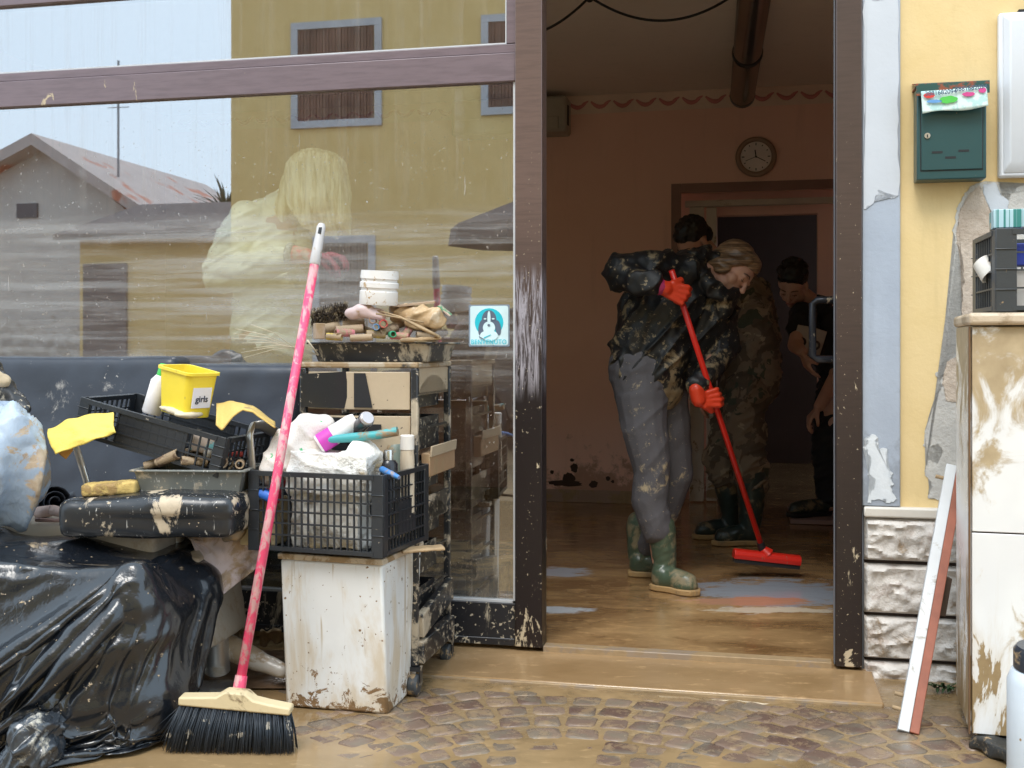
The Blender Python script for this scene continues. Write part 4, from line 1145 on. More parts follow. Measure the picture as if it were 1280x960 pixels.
# contents of the mesh crate ------------------------------------------------------
b = MB(); b.box(P(418, 590, 3.32), (.255, .10, .125), rotm(0, 2, -18)); b.ball(P(388, 588, 3.35), (.06, .05, .07)); b.ball(P(452, 572, 3.31), (.05, .05, .05)); b.box(P(415, 650, 3.35), (.22, .09, .16), rotm(0, 0, -18))
def wr(p): return .014 * ridge(nza(p, rotm(0, 50, 0), 3, 6, 8, 2)) + .006 * ridge(nza(p, rotm(0, -40, 0), 5, 9, 18, 7)) + .004 * nz(p, 8) - .006
b = remesh(b, .005, 4, wr)
solo('white_bag', b, mWhiteTx, 'crumpled white plastic bag bulging over the front of the mesh crate', 'bag', smooth=True)
b = MB(); b.chain([P(342, 590, 3.36), P(360, 560, 3.38), P(385, 540, 3.40), P(405, 532, 3.40)], [.045, .055, .050, .035]); b.ball(P(375, 565, 3.38), (.07, .05, .05))
b = remesh(b, .005, 3, lambda p: .008 * ridge(nza(p, rotm(0, -40, 0), 3, 7, 11, 4)) + .005 * nz(p, 14))
solo('towel', b, mat('white_towel_flecked', (.74, .68, .63), .95, mud=.585, mudcol=(.45, .32, .2), ms=6, speck=.68, spcol=(.10, .45, .20), ss=26, bump=.6, bs=150), 'rolled dirty white towel behind the pink broom handle in the mesh crate', 'towel', smooth=True)
def bottle(name, label, cat, p, q, r, prof, mt, capm=None, capr=.5, capl=.2, group=None, band=None):
    p, q = V(p), V(q); L = (q - p).length; M = T(p) @ zto(q - p)
    t = thing(name, label, cat, M, group)
    part('body', MB().lathe([(0, 0)] + [(r * a, L * z) for a, z in prof] + [(0, L * prof[-1][1])], seg=24), mt, t, local=True, smooth=40)
    if capm:
        z0 = L * prof[-1][1]; b = MB().lathe([(0, z0), (r * capr, z0 + .0005), (r * capr, z0 + L * capl), (r * capr * .85, z0 + L * capl + .003), (0, z0 + L * capl + .003)], seg=20)
        part('cap', b, capm, t, local=True, smooth=40)
    if band:
        part('label_band', MB().lathe([(r * 1.0, L * band[0]), (r * 1.012, L * band[0]), (r * 1.012, L * band[1]), (r * 1.0, L * band[1])], seg=24), band[2], t, local=True, smooth=40)
    return t
PR = [(.85, 0), (1, .03), (1, .7), (.8, .82), (.42, .9), (.42, 1)]
mMag = mat('magenta_print', (.55, .05, .42), .5, mud=.62)
mWp = mat('white_bottle_plastic', (.78, .74, .74), .4, mud=.60, mudcol=(.45, .34, .2), ms=9)
bottle('spray_bottle', 'white and magenta bottle leaning on the towel in the mesh crate', 'bottle', P(398, 556, 3.34), P(446, 526, 3.36), .030, [(.9, 0), (1, .04), (1, .86), (.9, .96), (.8, 1)], mWp, None, band=(.05, .38, mMag))
bottle('clear_jar', 'dark clear jar with a metal rim leaning beside the magenta bottle', 'jar', P(446, 537, 3.36), P(458, 524, 3.31), .022, [(1, 0), (1, .9), (1.1, .9), (1.1, 1)], mat('smoky_plastic', (.05, .045, .05), .1, spec=.8), mat('jar_rim', (.55, .5, .5), .3, .7), 1.0, .12)
b = MB(); b.tube([P(404, 550, 3.33), P(440, 547, 3.31), P(470, 544, 3.30), P(497, 539, 3.29)], [.010, .014, .013, .014], 14)
solo('teal_tube', b, mat('teal_tube_paint', (.06, .36, .38), .45, mud=.53, mudcol=(.30, .20, .11), ms=7), 'long muddy teal tube lying across the back of the mesh crate', 'tube', smooth=45)
bottle('white_bottle', 'white capped bottle standing at the right of the mesh crate', 'bottle', P(509, 640, 3.40), P(509, 562, 3.40), .022, [(1, 0), (1, .85), (.9, 1)], mat('cream_bottle', (.58, .48, .36), .5, mud=.56), mat('white_cap', (.75, .70, .64), .45, mud=.63), .98, .22)
bottle('black_bottle', 'black bottle with a silver cap in the mesh crate beside the white capped bottle', 'bottle', P(486, 640, 3.34), P(486, 575, 3.34), .028, [(1, 0), (1, .93), (.7, 1)], mat('black_bottle_gloss', (.02, .02, .025), .2, mud=.62), mat('silver_cap', (.6, .58, .55), .25, .9), .5, .18)
bottle('brown_bottle', 'brown flask half hidden beneath the teal tube', 'bottle', P(500, 620, 3.44), P(494, 556, 3.46), .03, [(1, 0), (1, .9), (.8, 1)], mat('grey_green_flask', (.16, .2, .17), .4, mud=.55), None)
bottle('red_bottle', 'red bottle at the left end of the mesh crate', 'bottle', P(338, 628, 3.36), P(352, 585, 3.38), .026, PR, mat('red_plastic', (.55, .04, .07), .35, mud=.6), mat('red_cap', (.6, .05, .08), .4), .6, .1)
bottle('blue_bottle', 'blue bottle lying low at the left corner of the mesh crate', 'bottle', P(322, 614, 3.34), P(345, 624, 3.30), .017, PR, mat('blue_plastic', (.03, .13, .50), .35, mud=.66), None)
b = MB().cap(P(478, 587, 3.28), P(488, 592, 3.24), .010, .009); b.cyl(P(488, 592, 3.24), P(499, 597, 3.22), .010, .006)
solo('paint_brush', b, mat('blue_brush', (.05, .2, .5), .5, mud=.55), 'stubby blue brush poking through the right side of the mesh crate', 'brush', smooth=45)
b = MB(); b.box(P(330, 650, 3.40), (.12, .09, .14), rotm(0, 0, -12)); b = remesh(b, .006, 4, lambda p: .006 * nz(p, 18))
solo('folded_rag', b, mat('yellowed_rag', (.50, .42, .26), .9, mud=.54), 'yellowed folded rag low at the left end of the mesh crate', 'rag', smooth=True)
b = MB(); b.box(P(500, 640, 3.44), (.06, .16, .13), rotm(0, 0, -12)); b = remesh(b, .006, 3, lambda p: .008 * nz(p, 20))
solo('paper_bundle', b, mat('muddy_paper', (.45, .37, .26), .9, mud=.52), 'muddy paper bundle inside the right end of the mesh crate', 'paper', smooth=True)

# ---- yellow tub and green-capped bottle in the tilted crate ---------------------
n = NT('yellow_tub_plastic'); v = n.coord(False)
mTub = mat('yellow_tub_plastic', (.85, .66, .05), .4, mud=.655, mudcol=(.36, .28, .1), ms=9, spec=.4)
YM = T(P(231, 517, 3.40)) @ rotm(0, 0, -38) @ rotm(0, 9, 0)
tb = thing('yellow_tub', 'yellow plastic tub with a handwritten white label in the tilted crate', 'tub', YM)
b = MB(); W_, D_2, H_ = .155, .11, .13
def rring(w_, d_, z, r=.02, k=4):
    out = []
    for (sx, sy, a0) in ((1, 1, 0), (-1, 1, 90), (-1, -1, 180), (1, -1, 270)):
        for i in range(k + 1):
            a = rad(a0 + 90 * i / k); out.append(V((sx * (w_ / 2 - r) + r * cos(a), sy * (d_ / 2 - r) + r * sin(a), z)))
    return out
def loft(b, rings, capa=True, capb=True):
    vs = [[b.bm.verts.new(p) for p in r] for r in rings]; m = len(vs[0])
    for a, c in zip(vs, vs[1:]):
        for i in range(m): b.bm.faces.new((a[i], a[(i + 1) % m], c[(i + 1) % m], c[i]))
    if capa: b.bm.faces.new(vs[0][::-1])
    if capb: b.bm.faces.new(vs[-1])
    return b
loft(b, [rring(W_ * .86, D_2 * .86, 0), rring(W_, D_2, H_), rring(W_ + .012, D_2 + .012, H_), rring(W_ + .012, D_2 + .012, H_ + .008), rring(W_ - .006, D_2 - .006, H_ + .008), rring(W_ * .84, D_2 * .84, .01)])
part('tub_shell', b, mTub, tb, local=True, smooth=40)
# label on the right (short) face
LMt = T(W_ / 2 - .0035, 0, .062) @ rotm(0, 0, 90) @ rotm(87, 0, 0)
part('paper_label', MB().prism([(-.034, -.032), (.034, -.032), (.034, .032), (-.034, .032)], LMt @ rotm(-90) @ T(0, -.001, 0), .0015) if False else MB().box(LMt @ V((0, 0, 0)), (.002, .066, .062), rotm(0, 3, 0)), mat('label_paper', (.75, .74, .80), .7, mud=.68), tb, local=True)
tm = text_mb('girls', .027, T(W_ / 2 - .0035 + .0018, .0, .058) @ rotm(0, 3, 0) @ rotm(0, 0, 90) @ rotm(90), .0005, bold=.0004)
part('handwriting', tm, mat('ink_blue_black', (.02, .03, .07), .6), tb, local=True, smooth=False)
b = MB(); b.ball(V((0.0, -.05, .012)), (.06, .012, .010)); b.ball(V((.05, -.02, .01)), (.03, .05, .012)); b = remesh(b, .004, 2, lambda p: .003 * nz(p, 60))
part('dried_mud', b, mat('pale_dried_mud', (.60, .52, .38), .9), tb, local=True, smooth=True)
bottle('green_capped_bottle', 'white bottle with a bright green cap leaning behind the yellow tub', 'bottle', P(189, 517, 3.48), P(203, 470, 3.48), .030, [(.9, 0), (1, .05), (1, .85), (.62, 1)], mWp, mat('green_cap_plastic', (.05, .50, .08), .4, mud=.66), .6, .28)
b = MB(); b.box(P(262, 555, 3.40), (.10, .09, .05), rotm(0, 10, 10)); b = remesh(b, .005, 2, lambda p: .01 * nz(p, 22))
solo('magazine_pile', b, mat('mixed_paper', (.42, .34, .28), .8, col2=(.12, .32, .34), c2t=.55, c2s=14, mud=.57), 'muddy magazines visible through the slats of the tilted crate', 'magazines', smooth=True)
b = MB(); b.tube([P(146, 541, 3.40), P(170, 549, 3.38), P(196, 556, 3.37)], [.005, .006, .005], 8)
solo('thin_stick', b, mWood, 'brown stick poking out below the tilted crate', 'stick', smooth=True)

# ---- pale rag hanging --------------------------------------------------------
def rag(u, v_):
    top = P(235 + 92 * u, 672 + 3 * u - 3 * sin(3 * u), 3.40)
    # hem runs down to a point near (278,744)
    hx_, hy_ = (235 + 43 * (u / .48), 674 + 70 * (u / .48)) if u < .48 else (278 + 50 * ((u - .48) / .52), 744 - 40 * ((u - .48) / .52))
    hem = P(hx_, hy_, 3.36)
    p = top.lerp(hem, v_); p.y += .025 * sin(u * 9 + v_ * 2) * v_ + .012 * nz((u * 2, v_ * 2, 0), 3); return p
b = MB().sheet(rag, 50, 30)
solo('pink_rag', b, mat('muddy_pale_pink_cloth', (.60, .50, .50), .9, mud=.52, mudcol=(.42, .30, .2), ms=7, bump=.5, bs=120, soft=.05), 'muddy pale pink rag hanging below the left end of the mesh crate', 'rag', smooth=True, solid=.004)
b = MB(); b.ball(P(292, 664, 3.36), (.035, .03, .03)); b.cap(P(285, 668, 3.36), P(297, 650, 3.36), .018, .012); b = remesh(b, .005, 1, lambda p: .012 * nz(p, 40))
solo('wet_glove', b, mat('sodden_fabric', (.20, .17, .13), .9, mud=.5), 'sodden muddy cloth lump hanging off the right end of the chair seat', 'cloth', smooth=True)

# ---- debris on the ground ------------------------------------------------------
b = MB(); b.chain([P(273, 788, 3.62), P(280, 806, 3.58), P(305, 818, 3.56), P(352, 838, 3.52)], [.030, .042, .038, .026])
b = remesh(b, .006, 4, lambda p: .003 * nz(p, 20))
solo('pipe_elbow', b, mat('muddy_grey_plastic', (.55, .52, .48), .25, mud=.50, mudcol=(.38, .28, .18), ms=5), 'bent pale pipe half coated in mud on the ground behind the broom', 'pipe', smooth=True)
for i, (x0_, y0_, x1_, y1_, lab) in enumerate(((300, 795, 318, 772, 'curled strip of brown card standing up behind the pipe'), (325, 800, 352, 796, 'crumpled brown paper beside the foot of the white bin'), (285, 790, 310, 800, 'torn brown paper in the mud just behind the bent pipe'))):
    def scf(u, v_):
        p = P(x0_ + (x1_ - x0_) * u, y0_ + (y1_ - y0_) * u, 3.72 + .1 * v_ + .04 * sin(u * 5)); p.z += .025 * sin(v_ * 3 + i) + .02 * nz((u, v_, i), 3); return p
    solo('paper_scrap', MB().sheet(scf, 14, 8), mWood, lab, 'paper', smooth=True, solid=.003, group='brown scraps under the chair')
b = MB(); b.sheet(lambda u, v_: V((-1.05 + .55 * u, 3.52 + .45 * v_, .012 + .028 * (.5 + nz((u * 3, v_ * 3, 0), 1.6)) * min(1, 6 * min(u, 1 - u, v_, 1 - v_)) - .004)), 60, 40)
meta(struct('silt_heap', b, mat('dark_wet_silt', (.16, .10, .06), .3, var=.4, vs=14, bump=.6, bs=50), smooth=True), kind='stuff')

# ---- drawer trolley ------------------------------------------------------------
fl, fr_, rr_ = P(380, 845, 3.56), P(519, 850, 3.48), P(569, 815, 3.83)
ux = V((fr_.x - fl.x, fr_.y - fl.y, 0)); TW = ux.length; uy = V((rr_.x - fr_.x, rr_.y - fr_.y, 0)); TD = uy.length
TM = Matrix.Translation((fl.x, fl.y, 0)) @ Matrix.Rotation(math.atan2(ux.y, ux.x) , 4, 'Z')
TDm = TD
tl = thing('drawer_trolley', 'tall black salon trolley of muddy drawers on castors', 'trolley', TM)
mTrol = mat('muddy_trolley_black', (.020, .021, .024), .35, mud=.565, mudcol=(.45, .37, .27), ms=7, speck=.62, ss=65, zmud=(.0, .5, .03))
mTan = mat('mud_coated_drawer', (.46, .36, .245), .5, col2=(.05, .042, .04), c2t=.68, c2s=4, var=.15, speck=.70, ss=55, spcol=(.08, .06, .05))
zb0, zt0 = .09, 1.045
pw = .022
for (x, y) in ((0, 0), (TW, 0), (0, TDm), (TW, TDm)):
    b = bx((x - pw / 2, y - pw / 2, zb0), (x + pw / 2, y + pw / 2, zt0 - .03)); part('post', b, mTrol, tl, local=True, bevel=.004)
    cs = part('castor', MB().cyl((x - .016, y - .01, .034), (x + .016, y - .01, .034), .033, seg=20), mat('muddy_wheel', (.05, .055, .06), .5, mud=.53, ms=20), tl, local=True, bevel=.006)
    part('fork', MB().bb((x - .02, y - .012, .034), (x - .0165, y + .012, .075)).bb((x + .0165, y - .012, .034), (x + .02, y + .012, .075)).bb((x - .02, y - .014, .0755), (x + .02, y + .014, .0895)), mTrol, cs, local=True)
# arched top frame
def arch_panel(L_, h, th, M, mt_, up=.028, n_=16):
    pts = [(0, 0), (0, h)] + [(L_ * i / n_, h + up * sin(pi * i / n_)) for i in range(1, n_)] + [(L_, h), (L_, 0)]
    pts += [(L_ * (1 - i / n_), h - .028 + (-.06 * (1 - sin(pi * i / n_)) + .014)) for i in range(1, n_)] if False else []
    b = MB(); b.prism(pts, M, th); return b
part('top', bx((-.012, -.012, zt0 - .03), (TW + .012, TDm + .012, zt0 - .012)), mat('trolley_top_mud', (.42, .35, .26), .6, mud=.5, col2=(.04, .035, .03), c2t=.55), tl, local=True, bevel=.005)
# side arch (right)
def sidearch(z, h):
    n_ = 14; pts = [(0, z), (0, z - h)] + [(TDm * (.06 + .88 * i / n_), z - h + (h * .72) * sin(pi * i / n_) ** .6) for i in range(n_ + 1)] + [(TDm, z - h), (TDm, z)]
    b = MB(); b.prism(pts, T(TW + .004, 0, 0) @ rotm(0, 0, 90), .008)
    bmesh.ops.triangulate(b.bm, faces=[f for f in b.bm.faces if len(f.verts) > 4]); return b
part('side_arch', sidearch(zt0 - .031, .085), mTan, tl, local=True)
part('side_arch', sidearch(.60, .075), mTrol, tl, local=True)
for z in (.30, .42, .52, .70, .82, .93):
    part('side_rail', MB().bb((TW - .004, .012, z), (TW + .004, TDm - .012, z + .007)), mTrol, tl, local=True)
    part('side_rail', MB().bb((-.004, .012, z), (.004, TDm - .012, z + .007)), mTrol, tl, local=True)
def drawer(z, h, out, mt_, handle=True, bow=.02):
    x0_, x1_ = .016, TW - .016
    n_ = 12
    pts = [(x0_ + (x1_ - x0_) * i / n_, -out - bow * sin(pi * i / n_)) for i in range(n_ + 1)] + [(x1_, -out + .016), (x0_, -out + .016)]
    b = MB(); b.prism(pts, T(0, 0, z) @ rotm(90), -h) if False else None
    lo_ = [b.bm.verts.new((p[0], p[1], z)) for p in pts]; hi_ = [b.bm.verts.new((p[0], p[1], z + h)) for p in pts]
    b.bm.faces.new(lo_[::-1]); b.bm.faces.new(hi_)
    for i in range(len(pts)): b.bm.faces.new((lo_[i], lo_[(i + 1) % len(pts)], hi_[(i + 1) % len(pts)], hi_[i]))
    d = part('drawer', b, mt_, tl, local=True, bevel=.002)
    b = MB(); b.bb((x0_ + .006, -out + .0165, z + .001), (x0_ + .010, TDm - .03 - out, z + h - .012)); b.bb((x1_ - .010, -out + .0165, z + .001), (x1_ - .006, TDm - .03 - out, z + h - .012)); b.bb((x0_ + .011, -out + .0165, z + .001), (x1_ - .011, TDm - .03 - out, z + .005)); b.bb((x0_ + .011, TDm - .034 - out, z + .006), (x1_ - .011, TDm - .03 - out, z + h - .012))
    part('tray_box', b, mTrol, d, local=True)
    if handle:
        b = MB(); xm = TW * .62; yh_ = -out - bow
        b.tube([V((xm - .032, yh_ + .006, z + h * .62)), V((xm - .030, yh_ - .016, z + h * .60)), V((xm, yh_ - .02, z + h * .56)), V((xm + .030, yh_ - .016, z + h * .60)), V((xm + .032, yh_ + .006, z + h * .62))], .0055, 8)
        b.bb((xm - .036, yh_ + .001, z + h * .55), (xm + .036, yh_ - .0015, z + h * .78))
        part('handle', b, mDark, d, local=True)
drawer(.885, .118, .004, mTan, False)
drawer(.750, .115, .0, mTan)
drawer(.620, .105, .01, mTrol); drawer(.470, .11, .0, mTrol); drawer(.35, .10, .03, mTrol, False); drawer(.22, .10, .05, mTrol, False)
# black flap hanging over the top-left, side drawer pulled out on the right
mFlap = mat('black_front_foil', (.02, .021, .024), .25, speck=.70, ss=40, mudcol=(.45, .37, .27))
for q_, nm_ in (([(.006, .892), (.006, .996), (.150, 1.004), (.158, .94), (.145, .888)], 'loose_front'), ([(.006, .757), (.006, .862), (.24, .858), (.225, .835), (.12, .84), (.165, .752)], 'loose_front')):
    b = MB().prism(q_, T(0, -.0285, 0) @ rotm(0, 0, 2), .004); bmesh.ops.triangulate(b.bm, faces=[f for f in b.bm.faces if len(f.verts) > 4]); part(nm_, b, mFlap, tl, local=True)
part('gap', MB().prism([(.178, .892), (.178, .999), (.215, .999), (.238, .892)], T(0, -.0275, 0), .003), mDark, tl, local=True)
b = MB(); b.box((TW + .022, TDm * .5, .71), (.03, TDm * .80, .075), rotm(0, 0, 0)); part('side_drawer', b, mat('brown_drawer', (.36, .22, .12), .6, mud=.56), tl, local=True, bevel=.004)
part('side_flap', MB().box((TW + .040, TDm * .5, .752), (.006, TDm * .80, .035), rotm(0, 5, 0)), mTan, tl, local=True, bevel=.002)
b = MB(); b.box((TW + .012, TDm * .5, .235), (.025, TDm * .95, .075), rotm(8, 0, 0)); part('side_drawer', b, mTrol, tl, local=True, bevel=.004)
b = MB(); b.box((TW + .012, TDm * .5, .130), (.03, TDm * .98, .07), rotm(0, 0, 0)); part('base_rail', b, mTrol, tl, local=True, bevel=.004)
part('base', bx((-.005, -.005, .0905), (TW + .005, TDm + .005, .104)), mTrol, tl, local=True)

# ---- tray on the trolley with its heap --------------------------------------------
tz = zt0 - .011
tcen = TM @ V((TW * .58, TDm * .45, tz))
TTM = Matrix.Translation(tcen) @ Matrix.Rotation(math.atan2(ux.y, ux.x) - rad(2), 4, 'Z')
tray('tool_tray', 'black tray heaped with rollers and brushes on top of the trolley', TTM, .40, .27, .062, mBlackPl2)
Y1 = 3.60
rollers([
    (437, 412, -.06, -4, 12, .085, .014, 'rose', 'rosy bristle roller lying along the front rim of the top tray'),
    (470, 418, -.07, 3, 10, .06, .012, 'yellow', 'yellow roller behind the front rim of the top tray'),
    (418, 421, -.09, 4, -10, .05, .011, 'yellow', 'short yellow roller half sunk at the left front of the top tray'),
    (442, 404, .0, -5, 8, .07, .020, 'tan', 'fat tan roller under the pale pink packet in the top tray'),
    (409, 411, -.02, -14, 20, .08, .017, 'tan', 'dull tan roller below the black bristle brush'),
    (466, 400, -.05, 0, -82, .05, .012, 'pink', 'pink open roller facing forward, upper of the ring group'),
    (470, 409, -.08, 0, -82, .05, .010, 'blue', 'blue open roller facing forward beneath the pink one'),
    (479, 405, -.07, 0, -80, .05, .013, 'red', 'red open roller facing forward right of the blue one'),
    (490, 418, -.09, 0, -75, .05, .010, 'green', 'small green roller end low in the top tray'),
    (493, 408, .0, -24, 20, .09, .013, 'rose', 'rosy roller slanting up to the right in the top tray'),
    (511, 413, -.03, -50, 20, .05, .012, 'pink', 'stubby pink roller at the right part of the top tray'),
    (505, 400, .04, -30, 20, .07, .012, 'rose', 'pale rosy roller leaning on the crumpled tan packet'),
    (456, 412, .02, 20, -20, .07, .012, 'brown', 'brown roller hidden between yellow and tan ones in the top tray'),
    (530, 420, -.03, 5, 15, .05, .012, 'tan', 'tan roller at the right front corner of the top tray'),
    (431, 416, -.08, 2, 30, .06, .012, 'pink', 'pink roller beside the yellow one at the left front of the top tray'),
    (452, 422, -.09, -3, -5, .07, .011, 'rose', 'rosy roller lowest in the front middle of the top tray'),
    (485, 413, -.05, -12, 40, .07, .013, 'brown', 'brown roller just above the small green roller end'),
    (516, 404, -.02, 25, 10, .07, .012, 'rose', 'rosy roller crossing below the crumpled tan packet'),
    (500, 420, -.09, 2, -12, .06, .011, 'pink', 'pink roller lying right of the green roller end'),
    (540, 412, -.01, -30, 10, .06, .012, 'brown', 'brown roller leaning on the right rim of the top tray'),
    (402, 404, .02, 10, -15, .06, .013, 'brown', 'brown roller beneath the left end of the bristle brush'),
    (523, 410, .03, 8, 30, .08, .010, 'brown', 'slim brown roller right of the green roller end'),
], Y1, 'rollers in the top tray')
b = MB()
b.cyl(P(392, 397, 3.62), P(434, 388, 3.58), .012)
for i in range(900):
    u = rnd.random(); a = rnd.uniform(0, 2 * pi); p = P(390 + 44 * u, 398 - 10 * u, 3.62 - .04 * u)
    ax2 = V((0, cos(a), sin(a))); r_ = rnd.uniform(.024, .036)
    b.tube([p, p + ax2 * r_ + V((rnd.uniform(-.006, .006), 0, 0))], [.0016, .0008], 3)
solo('round_brush', b, mat('dark_bristles', (.05, .035, .025), .8, speck=.55, ss=60, mudcol=(.3, .24, .15)), 'bristly dark round brush at the left of the top tray', 'brush', smooth=True)
b = MB(); b.chain([P(438, 392, 3.56), P(455, 388, 3.54), P(476, 394, 3.53)], [.018, .024, .018]); b = remesh(b, .004, 2, lambda p: .004 * nz(p, 45))
solo('crumpled_packet', b, mat('pale_pink_film', (.62, .48, .47), .45, mud=.58, mudcol=(.45, .3, .2), ms=16, bump=.5), 'pale pink crumpled packet in the middle of the top tray', 'packet', smooth=True)
b = MB(); b.chain([P(497, 392, 3.60), P(520, 396, 3.58), P(544, 398, 3.56)], [.024, .036, .030]); b = remesh(b, .004, 2, lambda p: .012 * ridge(nza(p, rotm(0, 30, 0), 8, 20, 26, 2)) + .003 * nz(p, 40))
solo('crumpled_packet', b, mat('tan_film', (.52, .36, .20), .4, mud=.55, mudcol=(.62, .50, .36), ms=11, bump=.5), 'glossy crumpled tan packet at the right of the top tray', 'packet', smooth=True)
b = MB(); b.box(P(517, 380, 3.60), (.135, .08, .006), rotm(4, -6, 6)); solo('card_sheet', b, mat('muddy_card', (.40, .29, .20), .8, mud=.55, bump=.3), 'muddy cardboard sheet laid over the packets beneath the white cup', 'card')
b = MB(); b.box(P(556, 388, 3.58), (.05, .05, .003), rotm(10, 40, 0)); solo('card_scrap', b, mat('green_red_card', (.10, .28, .14), .7, col2=(.55, .42, .33), c2t=.5, c2s=20), 'green-edged card scrap at the right end of the top tray', 'card')
b = MB(); b.tube([P(472, 388, 3.52), P(500, 396, 3.50), P(525, 409, 3.48), P(549, 421, 3.48)], [.004, .006, .012, .010], 8, .5); solo('wooden_spatula', b, mWood, 'long wooden spatula slanting down over the rollers', 'spatula', smooth=True)
b = MB(); b.tube([P(470, 392, 3.5), P(530, 403, 3.49)], .003, 6); solo('thin_stick', b, mWood, 'thin wooden stick beside the spatula in the top tray', 'stick', smooth=True)
b = MB(); b.box(P(526, 424, 3.50), (.13, .05, .012), rotm(0, -3, 6)); b = remesh(b, .004, 1, lambda p: .003 * nz(p, 40)); solo('wood_splinter', b, mWood, 'flat muddy splinter on the right rim of the top tray', 'wood', smooth=True)
b = MB(); b.box(P(399, 414, 3.55), (.03, .05, .05), rotm(0, 0, 20)); solo('paper_box', b, mat('brown_box', (.38, .28, .2), .8, mud=.55), 'small brown box at the left front corner of the top tray', 'box', bevel=.002)
# strands of thin wire at the left of the tray
b = MB()
for i in range(8):
    x0_, y0_ = 300 + rnd.uniform(-20, 20), 405 + i * 6
    b.tube([P(398, 444, 3.52), P(375, 440 - i, 3.46), P((x0_ + 380) / 2, (y0_ + 432) / 2 - 2, 3.44), P(x0_ + 5, y0_, 3.42)], .0011, 4)
b.tube([P(398, 444, 3.52), P(384, 425, 3.5)], .003, 6)
solo('wire_whisk', b, mat('pale_wire', (.55, .48, .36), .4, .3), 'thin pale wires fanning out left of the trolley top', 'wires', smooth=True)
# white reel / pot
pz = P(473, 381, 3.56)
n_ = [(.0, 0), (.060, 0), (.062, .004), (.062, .042), (.058, .045), (.058, .052), (.063, .055), (.063, .070), (.058, .073), (.058, .080), (.062, .083), (.060, .108), (.052, .108), (.052, .1), (0, .1)]
b = MB().lathe([(r * .98, z) for r, z in n_], T(pz) @ rotm(4, 3, 0), 36)
solo('white_pot', b, mat('white_pot_plastic', (.76, .74, .72), .4, mud=.63, mudcol=(.45, .30, .15), ms=14, speck=.67, ss=60), 'white ribbed pot standing on top of the heaped tray', 'pot', smooth=35)

# ---- pink broom -------------------------------------------------------------------
hb, ht = P(298, 866, 3.04), P(404, 270, 3.44)
br = thing('push_broom', 'broom with a worn pink handle and dark bristles leaning on the mesh crate', 'broom', T(hb.x, hb.y, 0))
mPinkH = mat('worn_pink_paint', (.80, .07, .17), .38, mud=.52, mudcol=(.62, .34, .34), ms=38, mst=(1, 1, .45), speck=.68, ss=80, soft=.05)
dh = (ht - hb).normalized(); e1 = hb + (ht - hb) * .885
part('handle', MB().cyl(hb, e1, .0135, .0135, 20), mPinkH, br, smooth=True)
gm = mat('grey_grip', (.52, .50, .50), .4, mud=.6, ms=20)
q = [(0.0138, 0), (.0165, .004), (.0155, .05), (.0135, .10), (.0135, .125), (.010, .135), (0, .137)]
part('grip', MB().lathe([(0, 0)] + q, T(e1) @ zto(dh), 20), gm, br, smooth=35)
gp = T(e1 + dh * .115) @ zto(dh)
part('hang_hole', MB().box(e1 + dh * .112 + V((0, -.0132, 0)), (.011, .004, .022), zto(dh)), mDark, br, bevel=.0015)
# head block: follows the x direction slightly turned
hl, hr = P(226, 873, 3.00), P(365, 886, 2.99)
hx_ = (hr - hl); HLn = hx_.length; HM = frame((hl + hr) / 2, hx_, (0, 0, 1))
# tapered block outline with a raised hub
pts = [(-HLn / 2, -.012), (-HLn / 2, .010), (-.09, .016), (-.05, .020), (-.028, .036), (.028, .036), (.05, .020), (.09, .014), (HLn / 2, .008), (HLn / 2, -.012)]
part('head_block', MB().prism(pts, HM @ T(0, -.025, 0), .05), mat('bare_wood_head', (.62, .50, .30), .6, mud=.60, mudcol=(.25, .18, .1), ms=9), br, bevel=.005)
part('ferrule', MB().cyl(hb - dh * .005, hb + dh * .045, .018, .0165, 20), mPinkH, br)
b = MB(); zv = HM.to_3x3() @ V((0, 0, 1))
for i in range(1500):
    u = rnd.uniform(-1, 1); w_ = rnd.uniform(-.022, .022)
    o_ = HM @ V((u * HLn / 2 * .97, w_, -.012))
    L_ = .122 + rnd.uniform(-.012, .006)
    spread = u * .026 - .004 + rnd.uniform(-.007, .007)
    e_ = HM @ V((u * HLn / 2 * .97 + spread, w_ * 1.5 + rnd.uniform(-.008, .008), -.012 - L_))
    e_.z = max(e_.z, .004)
    m_ = o_.lerp(e_, .5) + V((spread * .15, -.002, 0))
    b.tube([o_, m_, e_], [.0011, .0011, .0007], 3)
for i in range(14):
    o_ = HM @ V((-HLn / 2 * .95, rnd.uniform(-.02, .02), -.012)); e_ = o_ + V((-.05 - rnd.random() * .03, 0, -.07 - rnd.random() * .03)); b.tube([o_, e_], [.001, .0007], 3)
part('bristles', b, mat('dark_bristle_fibre', (.03, .038, .05), .45, speck=.66, ss=30, mudcol=(.4, .36, .3)), br, smooth=True)

# ================================================================== RIGHT SIDE
# mailbox
MS = fs(1190, -.06)
mb_ = thing('mailbox', 'dark green metal mailbox with a rusty lid on the yellow wall', 'mailbox', FM @ T(0, -.002, 0))
mGr = mat('dark_green_enamel', (.020, .068, .072), .35, var=.06, bump=.05, speck=.72, ss=60)
x0_, x1_ = fs(1146, -.08), fs(1233, -.08); z0_, z1_ = fz(1190, 224, -.08), fz(1190, 106, -.08)
part('body', bx((x0_, -.08, z0_), (x1_, 0, z1_)), mGr, mb_, local=True, bevel=.004)
b = MB(); b.prism([(-.10, z1_ - .012), (-.10, z1_ - .020), (-.094, z1_ - .020), (-.094, z1_ - .004), (-.09, z1_ + .004), (0, z1_ + .03), (0, z1_ + .036), (-.094, z1_ + .008)], T(x0_ - .004, 0, 0) @ rotm(0, 0, 90), -(x1_ - x0_ + .008)) 
